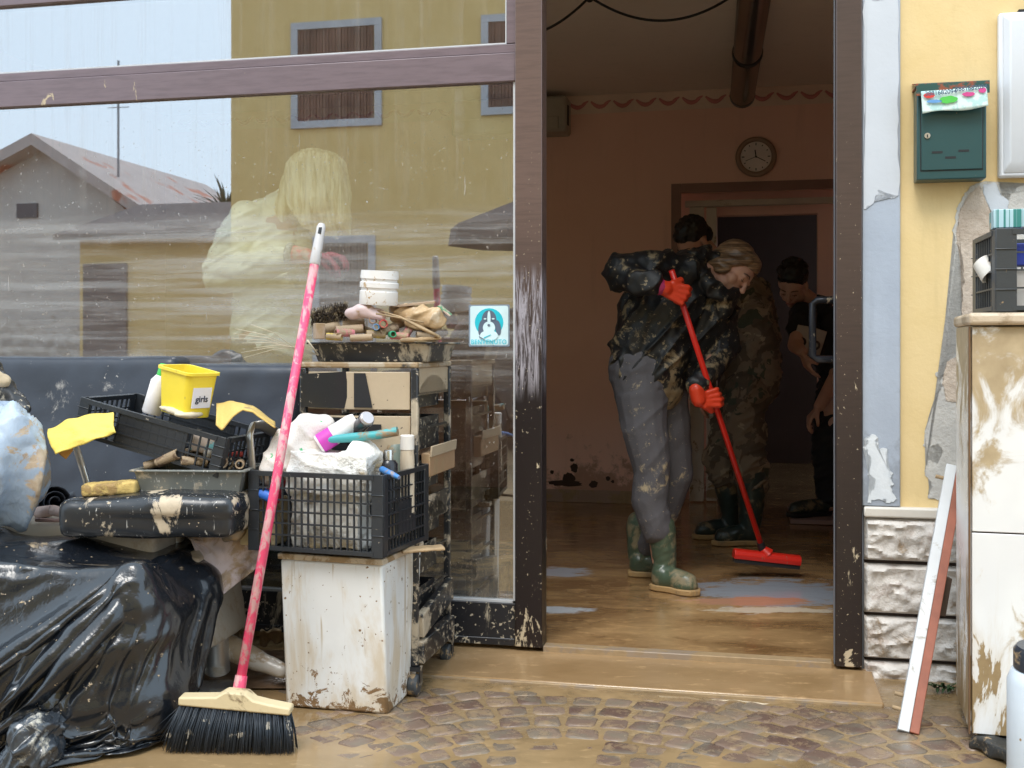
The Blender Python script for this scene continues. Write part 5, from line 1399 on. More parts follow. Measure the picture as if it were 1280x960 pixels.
mRust = mat('rusty_green_lid', (.015, .07, .06), .5, mud=.50, mudcol=(.28, .07, .03), ms=16)
part('lid', bx((x0_ - .005, -.105, z1_ - .004), (x1_ + .005, 0, z1_ + .002)).bb((x0_ - .005, -.1055, z1_ - .036), (x1_ + .005, -.103, z1_ + .0018)).box(((x0_ + x1_) / 2, -.052, z1_ + .0125), (x1_ - x0_ + .010, .106, .004), rotm(12)), mRust, mb_, local=True, bevel=.001)
dx0, dx1, dz0, dz1 = x0_ + .013, x1_ - .013, z0_ + .030, z1_ - .045
part('door', bx((dx0, -.084, dz0), (dx1, -.0803, dz1)), mGr, mb_, local=True, bevel=.0015)
b = bx((dx0 - .003, -.0812, dz0 - .003), (dx1 + .003, -.0806, dz0 - .0005)); b.bb((dx0 - .003, -.0812, dz0), (dx0 - .0005, -.0806, dz1)); b.bb((dx1 + .0005, -.0812, dz0), (dx1 + .003, -.0806, dz1))
part('door_gap', b, mDark, mb_, local=True)
for (x, y) in ((1171.5, 190.5), (1188, 197), (1204.5, 188.5)):
    s_, z = fs(x, -.084), fz(x, y, -.084); part('slot', bx((s_ - .016, -.0848, z - .0035), (s_ + .016, -.0842, z + .0035)), mDark, mb_, local=True)
s_, z = fs(1159, -.084), fz(1159, 170, -.084)
lk_ = part('lock', MB().cyl((s_, -.084, z), (s_, -.088, z), .009, seg=20), mChrome, mb_, local=True)
part('keyhole', MB().bb((s_ - .0018, -.0888, z - .006), (s_ + .0018, -.0881, z + .004)), mDark, lk_, local=True)
# leaflet
FL = thing('leaflet', 'colourful advertising leaflet sticking out under the mailbox lid', 'leaflet', FM @ T(0, -.108, 0) @ T((x0_ + x1_) / 2, 0, 0))
lf0, lf1 = fs(1151, -.108) - (x0_ + x1_) / 2, fs(1233, -.108) - (x0_ + x1_) / 2
zl = fz(1190, 111, -.108); zl2 = fz(1190, 139, -.108)
def leaf(u, v_):
    return V((lf0 + .004 * v_ + (lf1 - lf0) * u, -.002 - .006 * v_ + .002 * sin(u * 5), zl + .006 * u - .004 + (zl2 - zl) * v_ * (1 + .0 * u) + .008 * (u - .2) * v_ + (.004 * sin(u * 7) if v_ > .9 else 0)))
part('paper', MB().sheet(leaf, 20, 8), mat('leaflet_print', (.62, .74, .70), .55, col2=(.42, .62, .60), c2t=.5, c2s=30), FL, local=True, smooth=True, solid=.0006)
def lblob(cx, cz, w_, h_, mt_, nm, n_=14, seed=0):
    q = [(cx + w_ * cos(a) * (1 + .25 * nz((cos(a), sin(a), seed), 2)), cz + h_ * sin(a) * (1 + .3 * nz((cos(a), sin(a), seed + 4), 2))) for a in [2 * pi * i / n_ for i in range(n_)]]
    part(nm, MB().prism(q, T(0, -.0105, 0), .0008), mt_, FL, local=True)
LW = lf1 - lf0; LH = zl - zl2
lblob(lf0 + LW * .42, zl - LH * .5, LW * .14, LH * .16, mat('leaf_green', (.08, .50, .07), .5), 'green_print', seed=1)
lblob(lf0 + LW * .12, zl - LH * .28, LW * .09, LH * .12, mat('leaf_red', (.60, .04, .03), .5), 'red_print', seed=2)
lblob(lf0 + LW * .72, zl - LH * .30, LW * .10, LH * .10, mat('leaf_pink', (.60, .06, .25), .5), 'pink_print', seed=3)
lblob(lf0 + LW * .93, zl - LH * .15, LW * .06, LH * .12, mat('leaf_pink2', (.60, .06, .25), .5), 'pink_print', seed=5)
lblob(lf0 + LW * .20, zl - LH * .55, LW * .12, LH * .07, mat('leaf_blue', (.12, .30, .60), .5), 'blue_print', seed=6)
mInk = mat('print_ink', (.06, .10, .16), .6)
for tx, x_, z_, sz in (('3881682094', .30, .20, .019), ('3881682094', .76, .10, .019)):
    tm = text_mb(tx, sz, T(lf0 + LW * x_, -.0105, zl - LH * z_ + .006 * x_) @ rotm(90, -3, 0), .0003, bold=.0004); part('phone_number', tm, mInk, FL, local=True, smooth=False)
# meter cabinet
mx = thing('meter_cabinet', 'white plastic meter cabinet on the yellow wall at the right edge', 'cabinet', FM)
m0, mz1, mz0 = fs(1250, -.05), fz(1250, 14, -.05), fz(1250, 221, -.05)
mWm = mat('meter_white', (.70, .73, .78), .35, var=.03, bump=.02)
part('frame', bx((m0, -.035, mz0), (m0 + .42, -.0005, mz1)), mWm, mx, local=True, bevel=.008)
b = MB(); ox = [(m0 + .012, mz0 + .012), (m0 + .408, mz0 + .012), (m0 + .408, mz1 - .012), (m0 + .012, mz1 - .012)]
ix = [(m0 + .03, mz0 + .045), (m0 + .39, mz0 + .045), (m0 + .39, mz1 - .03), (m0 + .03, mz1 - .03)]
vo = [b.bm.verts.new((x, -.036, z)) for x, z in ox]; vi = [b.bm.verts.new((x, -.056, z)) for x, z in ix]
b.bm.faces.new(vi); b.bm.faces.new(vo[::-1])
for i in range(4): b.bm.faces.new((vo[i], vo[(i + 1) % 4], vi[(i + 1) % 4], vi[i]))
part('door', b, mWm, mx, local=True, bevel=.003)
part('latch', bx((m0 + .06, -.03, mz1 + .0005), (m0 + .12, -.004, mz1 + .008)), mDark, mx, local=True)

# muddy white cabinet
f0 = P(1213, 918, 3.0); CMx = Matrix.Translation((f0.x, f0.y, 0)) @ rotm(0, 0, -16)
cbz0, cbz1 = .045, CZ - (409 - 434) * 0 + (434 - 407) / FPX * 3.0
cb = thing('storage_cabinet', 'muddy white storage cabinet at the right edge with a crate on top', 'cabinet', CMx)
n = NT('mud_smeared_laminate'); v = n.coord(False)
zz = n.n('SeparateXYZ'); n.lk(v, zz.inputs[0]); zz = zz.outputs[2]
c = n.mix(n.rng(n.noise(v, 3, 3), .4, .6), (.74, .73, .72), (.80, .79, .77))
top = n.math('ADD', n.noise(n.mapped(v, (1, 1, .8), (0, .6, 0)), 6, 6, .62, 1.0), n.rng(zz, .72, 1.12, -.09, .13, 'LINEAR'))
low = n.math('ADD', n.noise(n.mapped(v, (7, 7, 1.3), loc=(3, 1, 4.2)), 1.6, 6, .66, .5), n.rng(zz, .05, .62, .10, -.10, 'LINEAR'))
low = n.math('MULTIPLY', low, n.rng(zz, .50, .58, 1, 0))
c = n.mix(n.rng(low, .40, .62, 0, .5), c, (.58, .47, .32))
m1_ = n.rng(top, .45, .58, 0, .92); m2_ = n.rng(low, .535, .56)
c = n.mix(m1_, c, n.mix(n.noise(v, 20, 4), (.24, .15, .05), (.55, .42, .24)))
c = n.mix(m2_, c, n.mix(n.noise(v, 30, 4), (.20, .13, .06), (.40, .28, .14)))
mk = n.math('MAXIMUM', m1_, m2_)
mCab = n.done(n.bsdf(c, n.mixf(mk, .25, .55), 0, mk, .25, .003))
part('carcass', bx((0, .018, cbz0), (.75, .36, cbz1)), mCab, cb, local=True, bevel=.002)
zs = CZ - (665 - 434) / FPX * 3.0
part('door', bx((.004, 0, zs + .002), (.75, .0165, cbz1 - .004)), mCab, cb, local=True, bevel=.002)
part('door', bx((.004, 0, cbz0 + .001), (.75, .0165, zs - .002)), mCab, cb, local=True, bevel=.002)
part('seam', bx((.006, .004, zs - .0018), (.75, .0165, zs + .0018)), mGrout, cb, local=True)
part('top', bx((-.006, -.022, cbz1 + .001), (.77, .38, cbz1 + .034)), mat('muddy_worktop', (.56, .45, .33), .5, mud=.5, ms=5, mudcol=(.40, .30, .2), bump=.3), cb, local=True, bevel=.010)
part('edge_strip', bx((-.004, -.004, cbz0), (-.0005, .015, cbz1 - .002)), mat('brown_edging', (.16, .085, .04), .5), cb, local=True)
part('leg', bx((.02, .03, .003), (.06, .07, cbz0 - .001)), mWood, cb, local=True); part('leg', bx((.02, .30, .003), (.06, .34, cbz0 - .001)), mWood, cb, local=True)
# white board standing against the cabinet's far side
b = MB(); c0 = P(1203, 520, 3.40); b.box((P(1206, 520, 3.46).x, 3.46, .42), (.018, .10, .80), rotm(0, -.5, -16)); solo('white_board', b, mCab, 'narrow white board wedged between the cabinet and the plinth', 'board', bevel=.003)
b = MB(); b.box((1.33, 2.96, .022), (.16, .16, .036), rotm(0, 0, 20)); b = remesh(b, .008, 2, lambda p: .012 * nz(p, 25)); solo('black_debris', b, mat('black_sodden_debris', (.03, .03, .028), .5, mud=.58, ms=18, bump=.8), 'black sodden rubbish under the foot of the muddy cabinet', 'debris', smooth=True)
# crate on cabinet
CM2 = CMx @ T(.300, .165, cbz1 + .040) @ rotm(0, 0, 4)
crate('grey_crate', 'dark grey crate with boxes of supplies on top of the muddy cabinet', CM2, .50, .32, .215, mat('grey_crate_plastic', (.045, .05, .055), .4, mud=.66, ms=10, speck=.7), 9, 8, 4, post=.052)
def onc(x, y, z): return CMx @ V((x + .062, y, cbz1 + .045 + z))
Rz = rotm(0, 0, -16)
solo('blue_box', MB().box(onc(.10, .06, .145), (.15, .07, .06), Rz), mat('blue_print_box', (.03, .06, .40), .4, col2=(.55, .58, .62), c2t=.56, c2s=14), 'blue and white box in the upper front of the grey crate', 'box', bevel=.003)
solo('white_box', MB().box(onc(.09, .07, .055), (.12, .06, .10), Rz), mat('white_box_card', (.70, .68, .66), .6, mud=.62), 'white carton under the blue box in the grey crate', 'box', bevel=.003)
n = NT('teal_striped'); v = n.coord(False); wv = n.noise(n.mapped(v, (95, 95, .01)), 1, 2)
st_ = n.mix(n.rng(wv, .45, .5), (.04, .22, .20), (.42, .60, .66)); st_ = n.mix(n.rng(n.noise(v, 11, 5), .58, .62), st_, (.5, .42, .3))
solo('striped_box', MB().box(onc(.09, .08, .243), (.18, .09, .050), Rz), n.done(n.bsdf(st_, .5)), 'teal striped box lying across the top of the grey crate', 'box', bevel=.002)
solo('metal_rod', MB().cyl(onc(.10, .02, .245), onc(.24, .02, .275), .018), mat('dull_disc', (.35, .33, .31), .4, .4, mud=.6), 'dull metal canister at the right end of the striped box', 'canister')
b = MB(); b.lathe([(0, 0), (.025, .0), (.034, .05), (.030, .05), (.022, .006), (0, .006)], T(onc(-.022, .12, .135)) @ rotm(150, -30, 0), 20)
solo('white_cup', b, mat('chipped_cup', (.72, .68, .62), .4, mud=.56, mudcol=(.35, .22, .1)), 'chipped white cup on its side at the left end of the grey crate', 'cup', smooth=40)
b = MB(); b.box(onc(.165, .06, .318), (.24, .022, .014), Rz @ rotm(0, -39, 0)); b.box(onc(.18, .10, .300), (.24, .02, .014), Rz @ rotm(0, -39, 0))
solo('picture_frame', b, mWood, 'wooden picture frame tilted up behind the striped box', 'frame', bevel=.003)
# leaning plank
pb, pt_ = P(1132, 918, 3.12), P(1192, 584, 3.50)
pb.z = .006
ax_ = (pt_ - pb); Lp = ax_.length
PM = frame(pb, ax_, (-.25, -1, .35))        # x along the plank, z out of its face
pk_ = thing('leaning_plank', 'white plank with a red-brown edge leaning between plinth and cabinet', 'plank', T(pb))
b = MB()
def pl(a, c): 
    m = MB().bb(a, c); m.bm.transform(PM); return m
part('board', pl((0, -.008, -.016), (Lp, .023, .016)), mat('white_flaked_plank', (.62, .63, .64), .5, mud=.62, mudcol=(.3, .26, .2), ms=8), pk_, bevel=.002)
part('edge', pl((0.002, -.034, -.017), (Lp - .002, -.0085, .0155)), mat('red_brown_edge', (.30, .095, .055), .6, var=.25, vs=9, mud=.66), pk_, bevel=.002)
for xx in (.06, .10, Lp - .045):
    m = MB().cyl((xx, .0235, 0), (xx, .047, 0), .006, seg=12); m.bm.transform(PM); part('peg', m, mWood, pk_)
b = MB(); b.box(P(1180, 745, 3.36), (.02, .03, .115), rotm(0, 10, 0)); solo('wood_block', b, mat('dark_wood_block', (.10, .07, .05), .7), 'short dark wooden block behind the middle of the leaning plank', 'wood', bevel=.002)
# white canister
jc = V((1.268, 2.60, 0)); 
cn = thing('white_canister', 'white plastic canister with a black cap in the bottom right corner', 'canister', T(jc))
part('body', MB().lathe([(0, .003), (.105, .003), (.11, .012), (.11, .30), (.10, .325), (.092, .33), (0, .33)], T(jc), 40), mat('milky_plastic', (.62, .68, .74), .3, col2=(.25, .45, .45), c2t=.66, c2s=3, bump=.03, speck=.72, ss=40), cn, smooth=40)
part('cap', MB().lathe([(0, .331), (.096, .331), (.096, .372), (.088, .382), (0, .382)], T(jc), 40), mat('black_cap', (.03, .035, .045), .3, mud=.62, ms=14), cn, smooth=40)
part('liquid_band', MB().lathe([(.1105, .015), (.1112, .015), (.1112, .085), (.1105, .085)], T(jc), 40), mat('teal_liquid', (.10, .36, .34), .4), cn, smooth=True)
# weeds
b = MB(); o0 = P(1183, 880, 3.52); o0.z = .01
for i in range(26):
    a = rnd.uniform(pi, 2 * pi); L_ = rnd.uniform(.03, .07); d = V((cos(a), sin(a), rnd.uniform(.1, .9))).normalized()
    s0_ = o0 + V((rnd.uniform(-.04, .04), 0, 0)); b.tube([s0_, s0_ + d * L_ * .6, s0_ + d * L_ + V((0, 0, -.01))], [.004, .006, .001], 4, .25)
solo('weed', b, mat('weed_green', (.04, .08, .025), .6), 'small green weed at the foot of the stone plinth', 'weed', smooth=True)
# small white scrap on the street
b = MB(); b.box(P(1166, 945, 2.98), (.035, .012, .004), rotm(0, 0, 20)); b = remesh(b, .002, 1, lambda p: .003 * nz(p, 60)); solo('paper_scrap', b, mat('white_scrap', (.75, .72, .66), .7), 'small white scrap on the wet setts near the bottom right', 'scrap', smooth=True)

# ---- sticker on the glass ----------------------------------------------------------
sx0, sx1 = fs(586, -.004), fs(637, -.004); cx_, cz_ = (sx0 + sx1) / 2, fz(611, 407, -.004); hs = (sx1 - sx0) / 2
stk = thing('welcome_sticker', 'square sticker with a cartoon dog on cyan and the word BENVENUTO on the glass', 'sticker', FM @ T(cx_, -.0035, cz_))
LV = [0]
def flat(nm, pts, mt_):
    LV[0] += 1
    b = MB().prism(pts, T(0, -.0004 * LV[0], 0), .0003); part(nm, b, mt_, stk, local=True)
def ell(cx, cz, a, c, n_=24, rot=0):
    return [(cx + a * cos(t) * cos(rot) - c * sin(t) * sin(rot), cz + a * cos(t) * sin(rot) + c * sin(t) * cos(rot)) for t in [2 * pi * i / n_ for i in range(n_)]]
def rrect(w_, h_, r): return [(q.x, q.y) for q in rring(w_, h_, 0, r)]
cyan = mat('sticker_cyan', (.02, .50, .60), .4); wht = mat('sticker_white', (.62, .78, .80), .4); dk = mat('sticker_grey', (.10, .13, .18), .5); prl = mat('sticker_border', (.22, .27, .33), .3)
flat('border', rrect(2 * hs, 2 * hs, hs * .06), prl)
flat('ground', rrect(1.86 * hs, 1.88 * hs, hs * .1), wht)
flat('disc', ell(0, hs * .15, hs * .70, hs * .68), cyan)
flat('head', ell(0, hs * .28, hs * .36, hs * .46), dk)
flat('ear', ell(-hs * .38, -hs * .1, hs * .14, hs * .38, rot=-.15), dk); flat('ear', ell(hs * .44, -hs * .1, hs * .14, hs * .36, rot=.15), dk)
flat('muzzle', ell(0, -hs * .10, hs * .30, hs * .30), wht); flat('blaze', ell(0, hs * .34, hs * .08, hs * .36), wht)
flat('chest', ell(0, -hs * .48, hs * .44, hs * .26), wht); flat('eye', ell(-hs * .19, hs * .32, hs * .07, hs * .035), wht); flat('eye', ell(hs * .21, hs * .32, hs * .07, hs * .035), wht)
flat('nose', ell(0, hs * .02, hs * .07, hs * .05), dk)
flat('collar', [(-hs * .25, -hs * .62), (hs * .1, -hs * .45), (hs * .1, -hs * .42), (-hs * .25, -hs * .56)], cyan)
flat('paw_outline', [(-hs * .48, -hs * .56), (-hs * .2, -hs * .68), (-hs * .2, -hs * .66), (-hs * .48, -hs * .50)], dk)
tm = text_mb('BENVENUTO', hs * .32, T(0, -.0004 * (LV[0] + 2), -hs * .79) @ rotm(90), .0002, bold=hs * .003, spacing=1.12)
w0 = [v_.co.x for v_ in tm.bm.verts]; k_ = 1.72 * hs / (max(w0) - min(w0)); 
for v_ in tm.bm.verts: v_.co.x *= k_
part('lettering', tm, cyan, stk, local=True, smooth=False)
# ================================================================== PEOPLE
mSkin = mat('skin', (.50, .27, .19), .5, var=.08, vs=12, bump=.05, sss=.08)
mSkinP = mat('skin_pale', (.55, .33, .25), .5, var=.08, vs=12, bump=.05, sss=.08)
mBrow = mat('brow_hair', (.10, .055, .035), .7)
mLips = mat('lips', (.42, .14, .12), .45)

def headm(c, fwd, up, s=1.0):
    f = V(fwd).normalized(); u = V(up); u = (u - f * u.dot(f)).normalized(); r = f.cross(u)
    m = Matrix((r, f, u)).transposed().to_4x4(); m.translation = V(c)
    return m @ Matrix.Scale(s, 4)
def head_shapes(b, H, s=1.0):
    R = H.to_3x3().normalized().to_4x4()
    def B(c, r): b.ball(H @ V(c), tuple(q * s for q in r), R, 20, 14)
    B((0, -.018, .035), (.074, .092, .082)); B((0, .025, .02), (.064, .068, .07)); B((0, .03, -.045), (.052, .056, .058)); B((0, .066, -.092), (.022, .018, .018))
    for sg in (-1, 1):
        B((sg * .040, .045, -.028), (.026, .028, .030)); B((sg * .040, .02, -.065), (.022, .04, .026)); B((sg * .026, .083, .018), (.024, .010, .008))
        B((sg * .076, -.008, -.008), (.009, .017, .030)); B((sg * .031, .074, .0), (.014, .012, .010)); B((sg * .011, .098, -.036), (.009, .010, .008))
    b.cap(H @ V((0, .088, .012)), H @ V((0, .110, -.030)), .0085 * s, .0115 * s)
    B((0, .085, -.058), (.022, .012, .006)); B((0, .082, -.070), (.019, .012, .007)); B((0, .07, -.055), (.03, .022, .025))
def face_parts(p, H, closed=True, female=True):
    for sg in (-1, 1):
        b = MB(); b.tube([H @ V((sg * x, y, z)) for x, y, z in ((.014, .094, .024), (.028, .094, .031), (.044, .083, .027), (.052, .074, .020))], [.002, .0032, .0028, .0012], 6)
        part('eyebrow', b, mBrow, p, smooth=True)
        e = H @ V((sg * .031, .0775, .0005))
        ey = part('eye', MB().ball(e, .0100), mSkin, p, smooth=True)
        part('iris', MB().ball(H @ V((sg * .031, .0845, -.0045)), (.0048, .0036, .0022)), mat('iris_dark', (.04, .03, .02), .15), ey, smooth=True)
        b = MB(); b.tube([H @ V((sg * x, y, z)) for x, y, z in ((.019, .087, -.003), (.031, .0905, -.005 if closed else .006), (.044, .083, -.003))], .0014, 6)
        part('eyelash', b, mBrow, ey, smooth=True)
    b = MB(); b.tube([H @ V((x, y, z)) for x, y, z in ((-.022, .088, -.064), (0, .0975, -.063), (.022, .088, -.064))], [.002, .0052, .002], 8)
    part('lips', b, mLips, p, smooth=True)
def hand_shapes(b, W, d, n_, a, s=1.0, curl=(55, 75, 45), thumb=1.0):
    d, n_, a = V(d).normalized(), V(n_).normalized(), V(a).normalized()
    for k in range(4):
        off = (.031, .011, -.010, -.030)[k] * s
        K = W + d * (.082 - .004 * abs(k - 1)) * s + a * off
        b.cap(W + a * off * .55 + d * .005, K, .014 * s, .0115 * s, 10)
        L_ = (.074, .084, .078, .062)[k] * s; p = K; ang = 0
        for j, f in enumerate((.46, .30, .24)):
            ang += curl[j] + (k - 1) * 3
            q = p + (d * cos(rad(ang)) + n_ * sin(rad(ang))) * L_ * f
            b.cap(p, q, (.0105 - .0008 * j) * s, (.0097 - .0008 * j) * s, 10); p = q
    t0 = W + d * .022 * s + a * .026 * s; t1_ = t0 + (d * .5 + a * .45 + n_ * .35).normalized() * .040 * s
    t2_ = t1_ + (d * .45 - a * .15 + n_ * .9).normalized() * .032 * s * thumb; t3_ = t2_ + (d * .2 - a * .65 + n_ * .6).normalized() * .025 * s
    b.cap(t0, t1_, .0155 * s, .0125 * s, 10); b.cap(t1_, t2_, .0125 * s, .0105 * s, 10); b.cap(t2_, t3_, .0105 * s, .009 * s, 10)
def wrinkle(A, seed, L=9, S=26, R=None):
    R = R or rotm(20, 30, 10)
    return lambda p: A * (ridge(nza(p, R, L * .5, L, S, seed)) * 1.2 - .3) + A * .7 * nz(p, 9, seed) + A * .35 * nz(p, 28, seed)
def boot(p, top, ankle, heel, toe, mt_, sole_mt, r=.064, vox=.007, seed=1):
    top, ankle, heel, toe = V(top), V(ankle), V(heel), V(toe)
    zf = heel.z; f = (toe - heel); f.z = 0; f.normalize()
    sd = V((-f.y, f.x, 0)); L_ = (toe - heel).length
    b = MB(); b.chain([top, top.lerp(ankle, .5), ankle], [r, r * .95, r * .80]); b.cap(ankle, heel + f * .055 + V((0, 0, .07)), r * .8, .047)
    b.chain([heel + f * .050 + V((0, 0, .05)), heel + f * L_ * .5 + V((0, 0, .062)), heel + f * (L_ - .055) + V((0, 0, .050))], [.043, .043, .040])
    b.ball(heel + f * (L_ - .075) + V((0, 0, .040)), (.065, .047, .036), Matrix.Rotation(math.atan2(f.y, f.x), 4, 'Z'))
    b = remesh(b, vox, 3, wrinkle(.0025, seed))
    zc = zf + .022
    for v_ in b.bm.verts: v_.co.z = max(v_.co.z, zc)
    o = part('boot', b, mt_, p, smooth=True)
    b = MB(); Rz_ = Matrix.Rotation(math.atan2(f.y, f.x), 4, 'Z')
    pts = [(.0, .0), (.01, .034), (.05, .042), (L_ * .45, .036), (L_ * .72, .051), (L_ * .92, .040), (L_ + .004, .0)]
    out = pts + [(x, -y) for x, y in pts[-2:0:-1]]
    M = T(heel.x, heel.y, zf) @ Rz_ @ rotm(-90)
    b.prism([(x, -y) for x, y in out], T(heel.x, heel.y, zf + .001) @ Rz_ @ rotm(90) , -.026) if False else None
    lo_ = [b.bm.verts.new(T(heel.x, heel.y, zf + .001) @ Rz_ @ V((x, y, 0))) for x, y in out]
    hi_ = [b.bm.verts.new(T(heel.x, heel.y, zf + .001) @ Rz_ @ V((x * 1.01, y * 1.04, .026))) for x, y in out]
    b.bm.faces.new(lo_[::-1]); b.bm.faces.new(hi_)
    for i in range(len(out)): b.bm.faces.new((lo_[i], lo_[(i + 1) % len(out)], hi_[(i + 1) % len(out)], hi_[i]))
    part('sole', b, sole_mt, o, bevel=.005)
    return o
mSole = mat('tan_sole', (.42, .27, .12), .6, mud=.56, ms=14)

# ---------------- woman with the red squeegee --------------------------------------
def q(x, y, dY=0): return P(x, y, 4.95 + dY)
wm = thing('person', 'woman in a mud-splattered black jacket, grey trousers and green rubber boots pushing a red squeegee', 'person', T(q(820, 0).x, 4.95, .036))
pole0, pole1 = P(842, 346, 4.66), P(953, 686, 5.07)
def onpole(y): return pole0.lerp(pole1, (y - 346) / 340)
gr1, gr2 = onpole(366), onpole(490)
pax = (pole1 - pole0).normalized()
H = headm(q(914, 339, .0), (.52, -.50, -.62), (.72, .0, .66), 1.02)
b = MB(); head_shapes(b, H, 1.02)
b.chain([H @ V((0, -.03, -.06)), q(882, 340, .0), q(862, 350, .0)], [.052, .056, .075])
b.chain([q(855, 368), q(835, 410), q(812, 465)], [.08, .10, .115])
b.chain([q(850, 345, -.10), q(780, 343, -.20), P(818, 353, 4.66)], [.045, .040, .028])
b.chain([q(888, 355, .12), q(906, 428, .04), gr2 + V((-.075, -.01, .06))], [.050, .040, .028])
b.chain([q(798, 478, -.08), q(816, 590, -.11), q(826, 700, -.12)], [.09, .058, .04]); b.chain([q(824, 484, .09), q(847, 590, .10), q(802, 690, .18)], [.09, .056, .04])
b.cap(q(826, 712, -.12), q(852, 728, -.14), .035, .028); b.cap(q(800, 700, .18), q(838, 712, .18), .035, .028)
part('body', remesh(b, .005, 3), mSkin, wm, smooth=True)
face_parts(wm, H)
# hair: smooth brown-blond cap drawn back into the collar
b = MB(); Rh = H.to_3x3().normalized().to_4x4()
b.ball(H @ V((0, -.030, .050)), (.086, .098, .090), Rh, 24, 16); b.ball(H @ V((0, .025, .078)), (.070, .062, .050), Rh, 20, 12)
b.ball(H @ V((0, -.07, -.01)), (.072, .06, .085), Rh); b.chain([H @ V((0, -.09, -.03)), q(880, 338, .02), q(868, 345, .03)], [.055, .05, .04])
for sg in (-1, 1): b.chain([H @ V((sg * .055, .045, .075)), H @ V((sg * .076, .02, .03)), H @ V((sg * .078, -.03, -.02)), H @ V((sg * .06, -.07, -.06))], [.020, .020, .022, .025])
Hi = H.inverted()
def hairf(p):
    l = Hi @ V(p); a = math.atan2(l.x, l.z + .05)
    return .0045 * nza(p, rotm(0, -28, 0), 5, 12, 75, 3) + .002 * nza(p, rotm(0, -28, 0), 8, 20, 160, 9)
for sg in (-1, 1): b.ball(H @ V((sg * .066, -.022, -.012)), (.024, .050, .052), Rh)
b = remesh(b, .0045, 3, hairf)
n = NT('streaked_hair'); v = n.coord(True)
# strands run from the parting to the nape: rings of angle about the head's forward axis
vv = n.n('Mapping'); n.lk(n.coord(False), vv.inputs[0]); vv.inputs['Rotation'].default_value = (0, rad(-28), 0); vv.inputs['Scale'].default_value = (5, 12, 120)
hs_ = n.noise(vv.outputs[0], 1, 4, .6, .3)
c = n.mix(n.rng(hs_, .38, .62), (.07, .04, .022), (.27, .165, .09))
mHair = n.done(n.bsdf(c, .35, 0, hs_, .3, .003, spec=.5))
part('hair', b, mHair, wm, smooth=True)
# jacket
mJack = mat('muddy_black_jacket', (.009, .010, .012), .5, mud=.605, mudcol=(.27, .21, .125), ms=10, speck=.645, ss=42, var=.3, bump=.3, bs=90, zmud=(.85, 1.30, .075))
b = MB()
b.chain([q(812, 474, -.01), q(818, 440, -.01), q(830, 400, -.01), q(843, 365, -.01), q(855, 345, -.01)], [.150, .160, .158, .150, .11])
b.chain([q(800, 478, -.06), q(795, 440, -.04), q(808, 390, -.03), q(825, 350, -.04)], [.105, .115, .12, .09])
b.chain([q(835, 478, .08), q(862, 440, .02), q(880, 395, .0), q(880, 360, .05)], [.085, .10, .10, .09])
b.chain([q(850, 340, -.11), q(812, 333, -.17), q(776, 340, -.21)], [.082, .076, .074]); b.chain([q(776, 342, -.21), q(800, 352, -.28), P(814, 354, 4.64)], [.072, .062, .048])
b.chain([q(888, 352, .12), q(903, 395, .09), q(905, 430, .03)], [.082, .076, .070]); b.chain([q(905, 430, .03), q(893, 455, -.03), gr2 + V((-.070, -.015, .055))], [.066, .056, .046])
b.chain([q(868, 322, -.05), q(880, 318, -.03), q(893, 322, -.02)], [.035, .03, .02]); b.chain([q(868, 325, .06), q(882, 316, .07)], [.035, .03])
b.chain([q(868, 338, -.07), q(884, 352, -.10), q(902, 372, -.09), q(918, 368, -.05)], [.045, .045, .035, .022])
b.chain([q(900, 385, -.06), q(915, 372, -.04)], [.05, .025])
b = remesh(b, .006, 5, wrinkle(.015, 4, 7, 13, rotm(30, 50, 20)))
part('jacket', b, mJack, wm, smooth=True)
# open front seam with zip
# trousers
mTrou = mat('muddy_grey_trousers', (.105, .10, .112), .8, mud=.62, mudcol=(.42, .34, .22), ms=8, speck=.69, ss=70, bump=.3, bs=120, zmud=(.1, .8, .02))
b = MB()
b.chain([q(800, 462, -.03), q(802, 495, -.07), q(806, 540, -.10), q(815, 590, -.11), q(812, 625, -.115), q(822, 662, -.12)], [.145, .116, .098, .080, .077, .070])
b.chain([q(822, 465, .05), q(830, 500, .08), q(838, 545, .09), q(846, 592, .10), q(828, 640, .14), q(808, 680, .17)], [.13, .110, .094, .077, .072, .064])
b.ball(q(812, 470), (.15, .14, .11))
b = remesh(b, .006, 4, wrinkle(.0045, 12, 5, 11, rotm(15, 50, 20)))
part('trousers', b, mTrou, wm, smooth=True)
mBoot = mat('green_rubber', (.065, .095, .062), .3, mud=.55, soft=.06, mudcol=(.24, .20, .12), ms=14, var=.2, bump=.1)
hl_, te_ = P(814, 737, 4.84), P(861, 739, 4.72); hl_.z = te_.z = .037
boot(wm, q(827, 660, -.12), q(831, 708, -.12), hl_, te_ + (te_ - hl_).normalized() * .05, mBoot, mSole, .062, seed=3)
hl_, te_ = P(784, 716, 5.12), P(846, 717, 5.06); hl_.z = te_.z = .037
boot(wm, q(800, 655, .18), q(798, 695, .18), hl_, te_, mBoot, mSole, .062, seed=5)
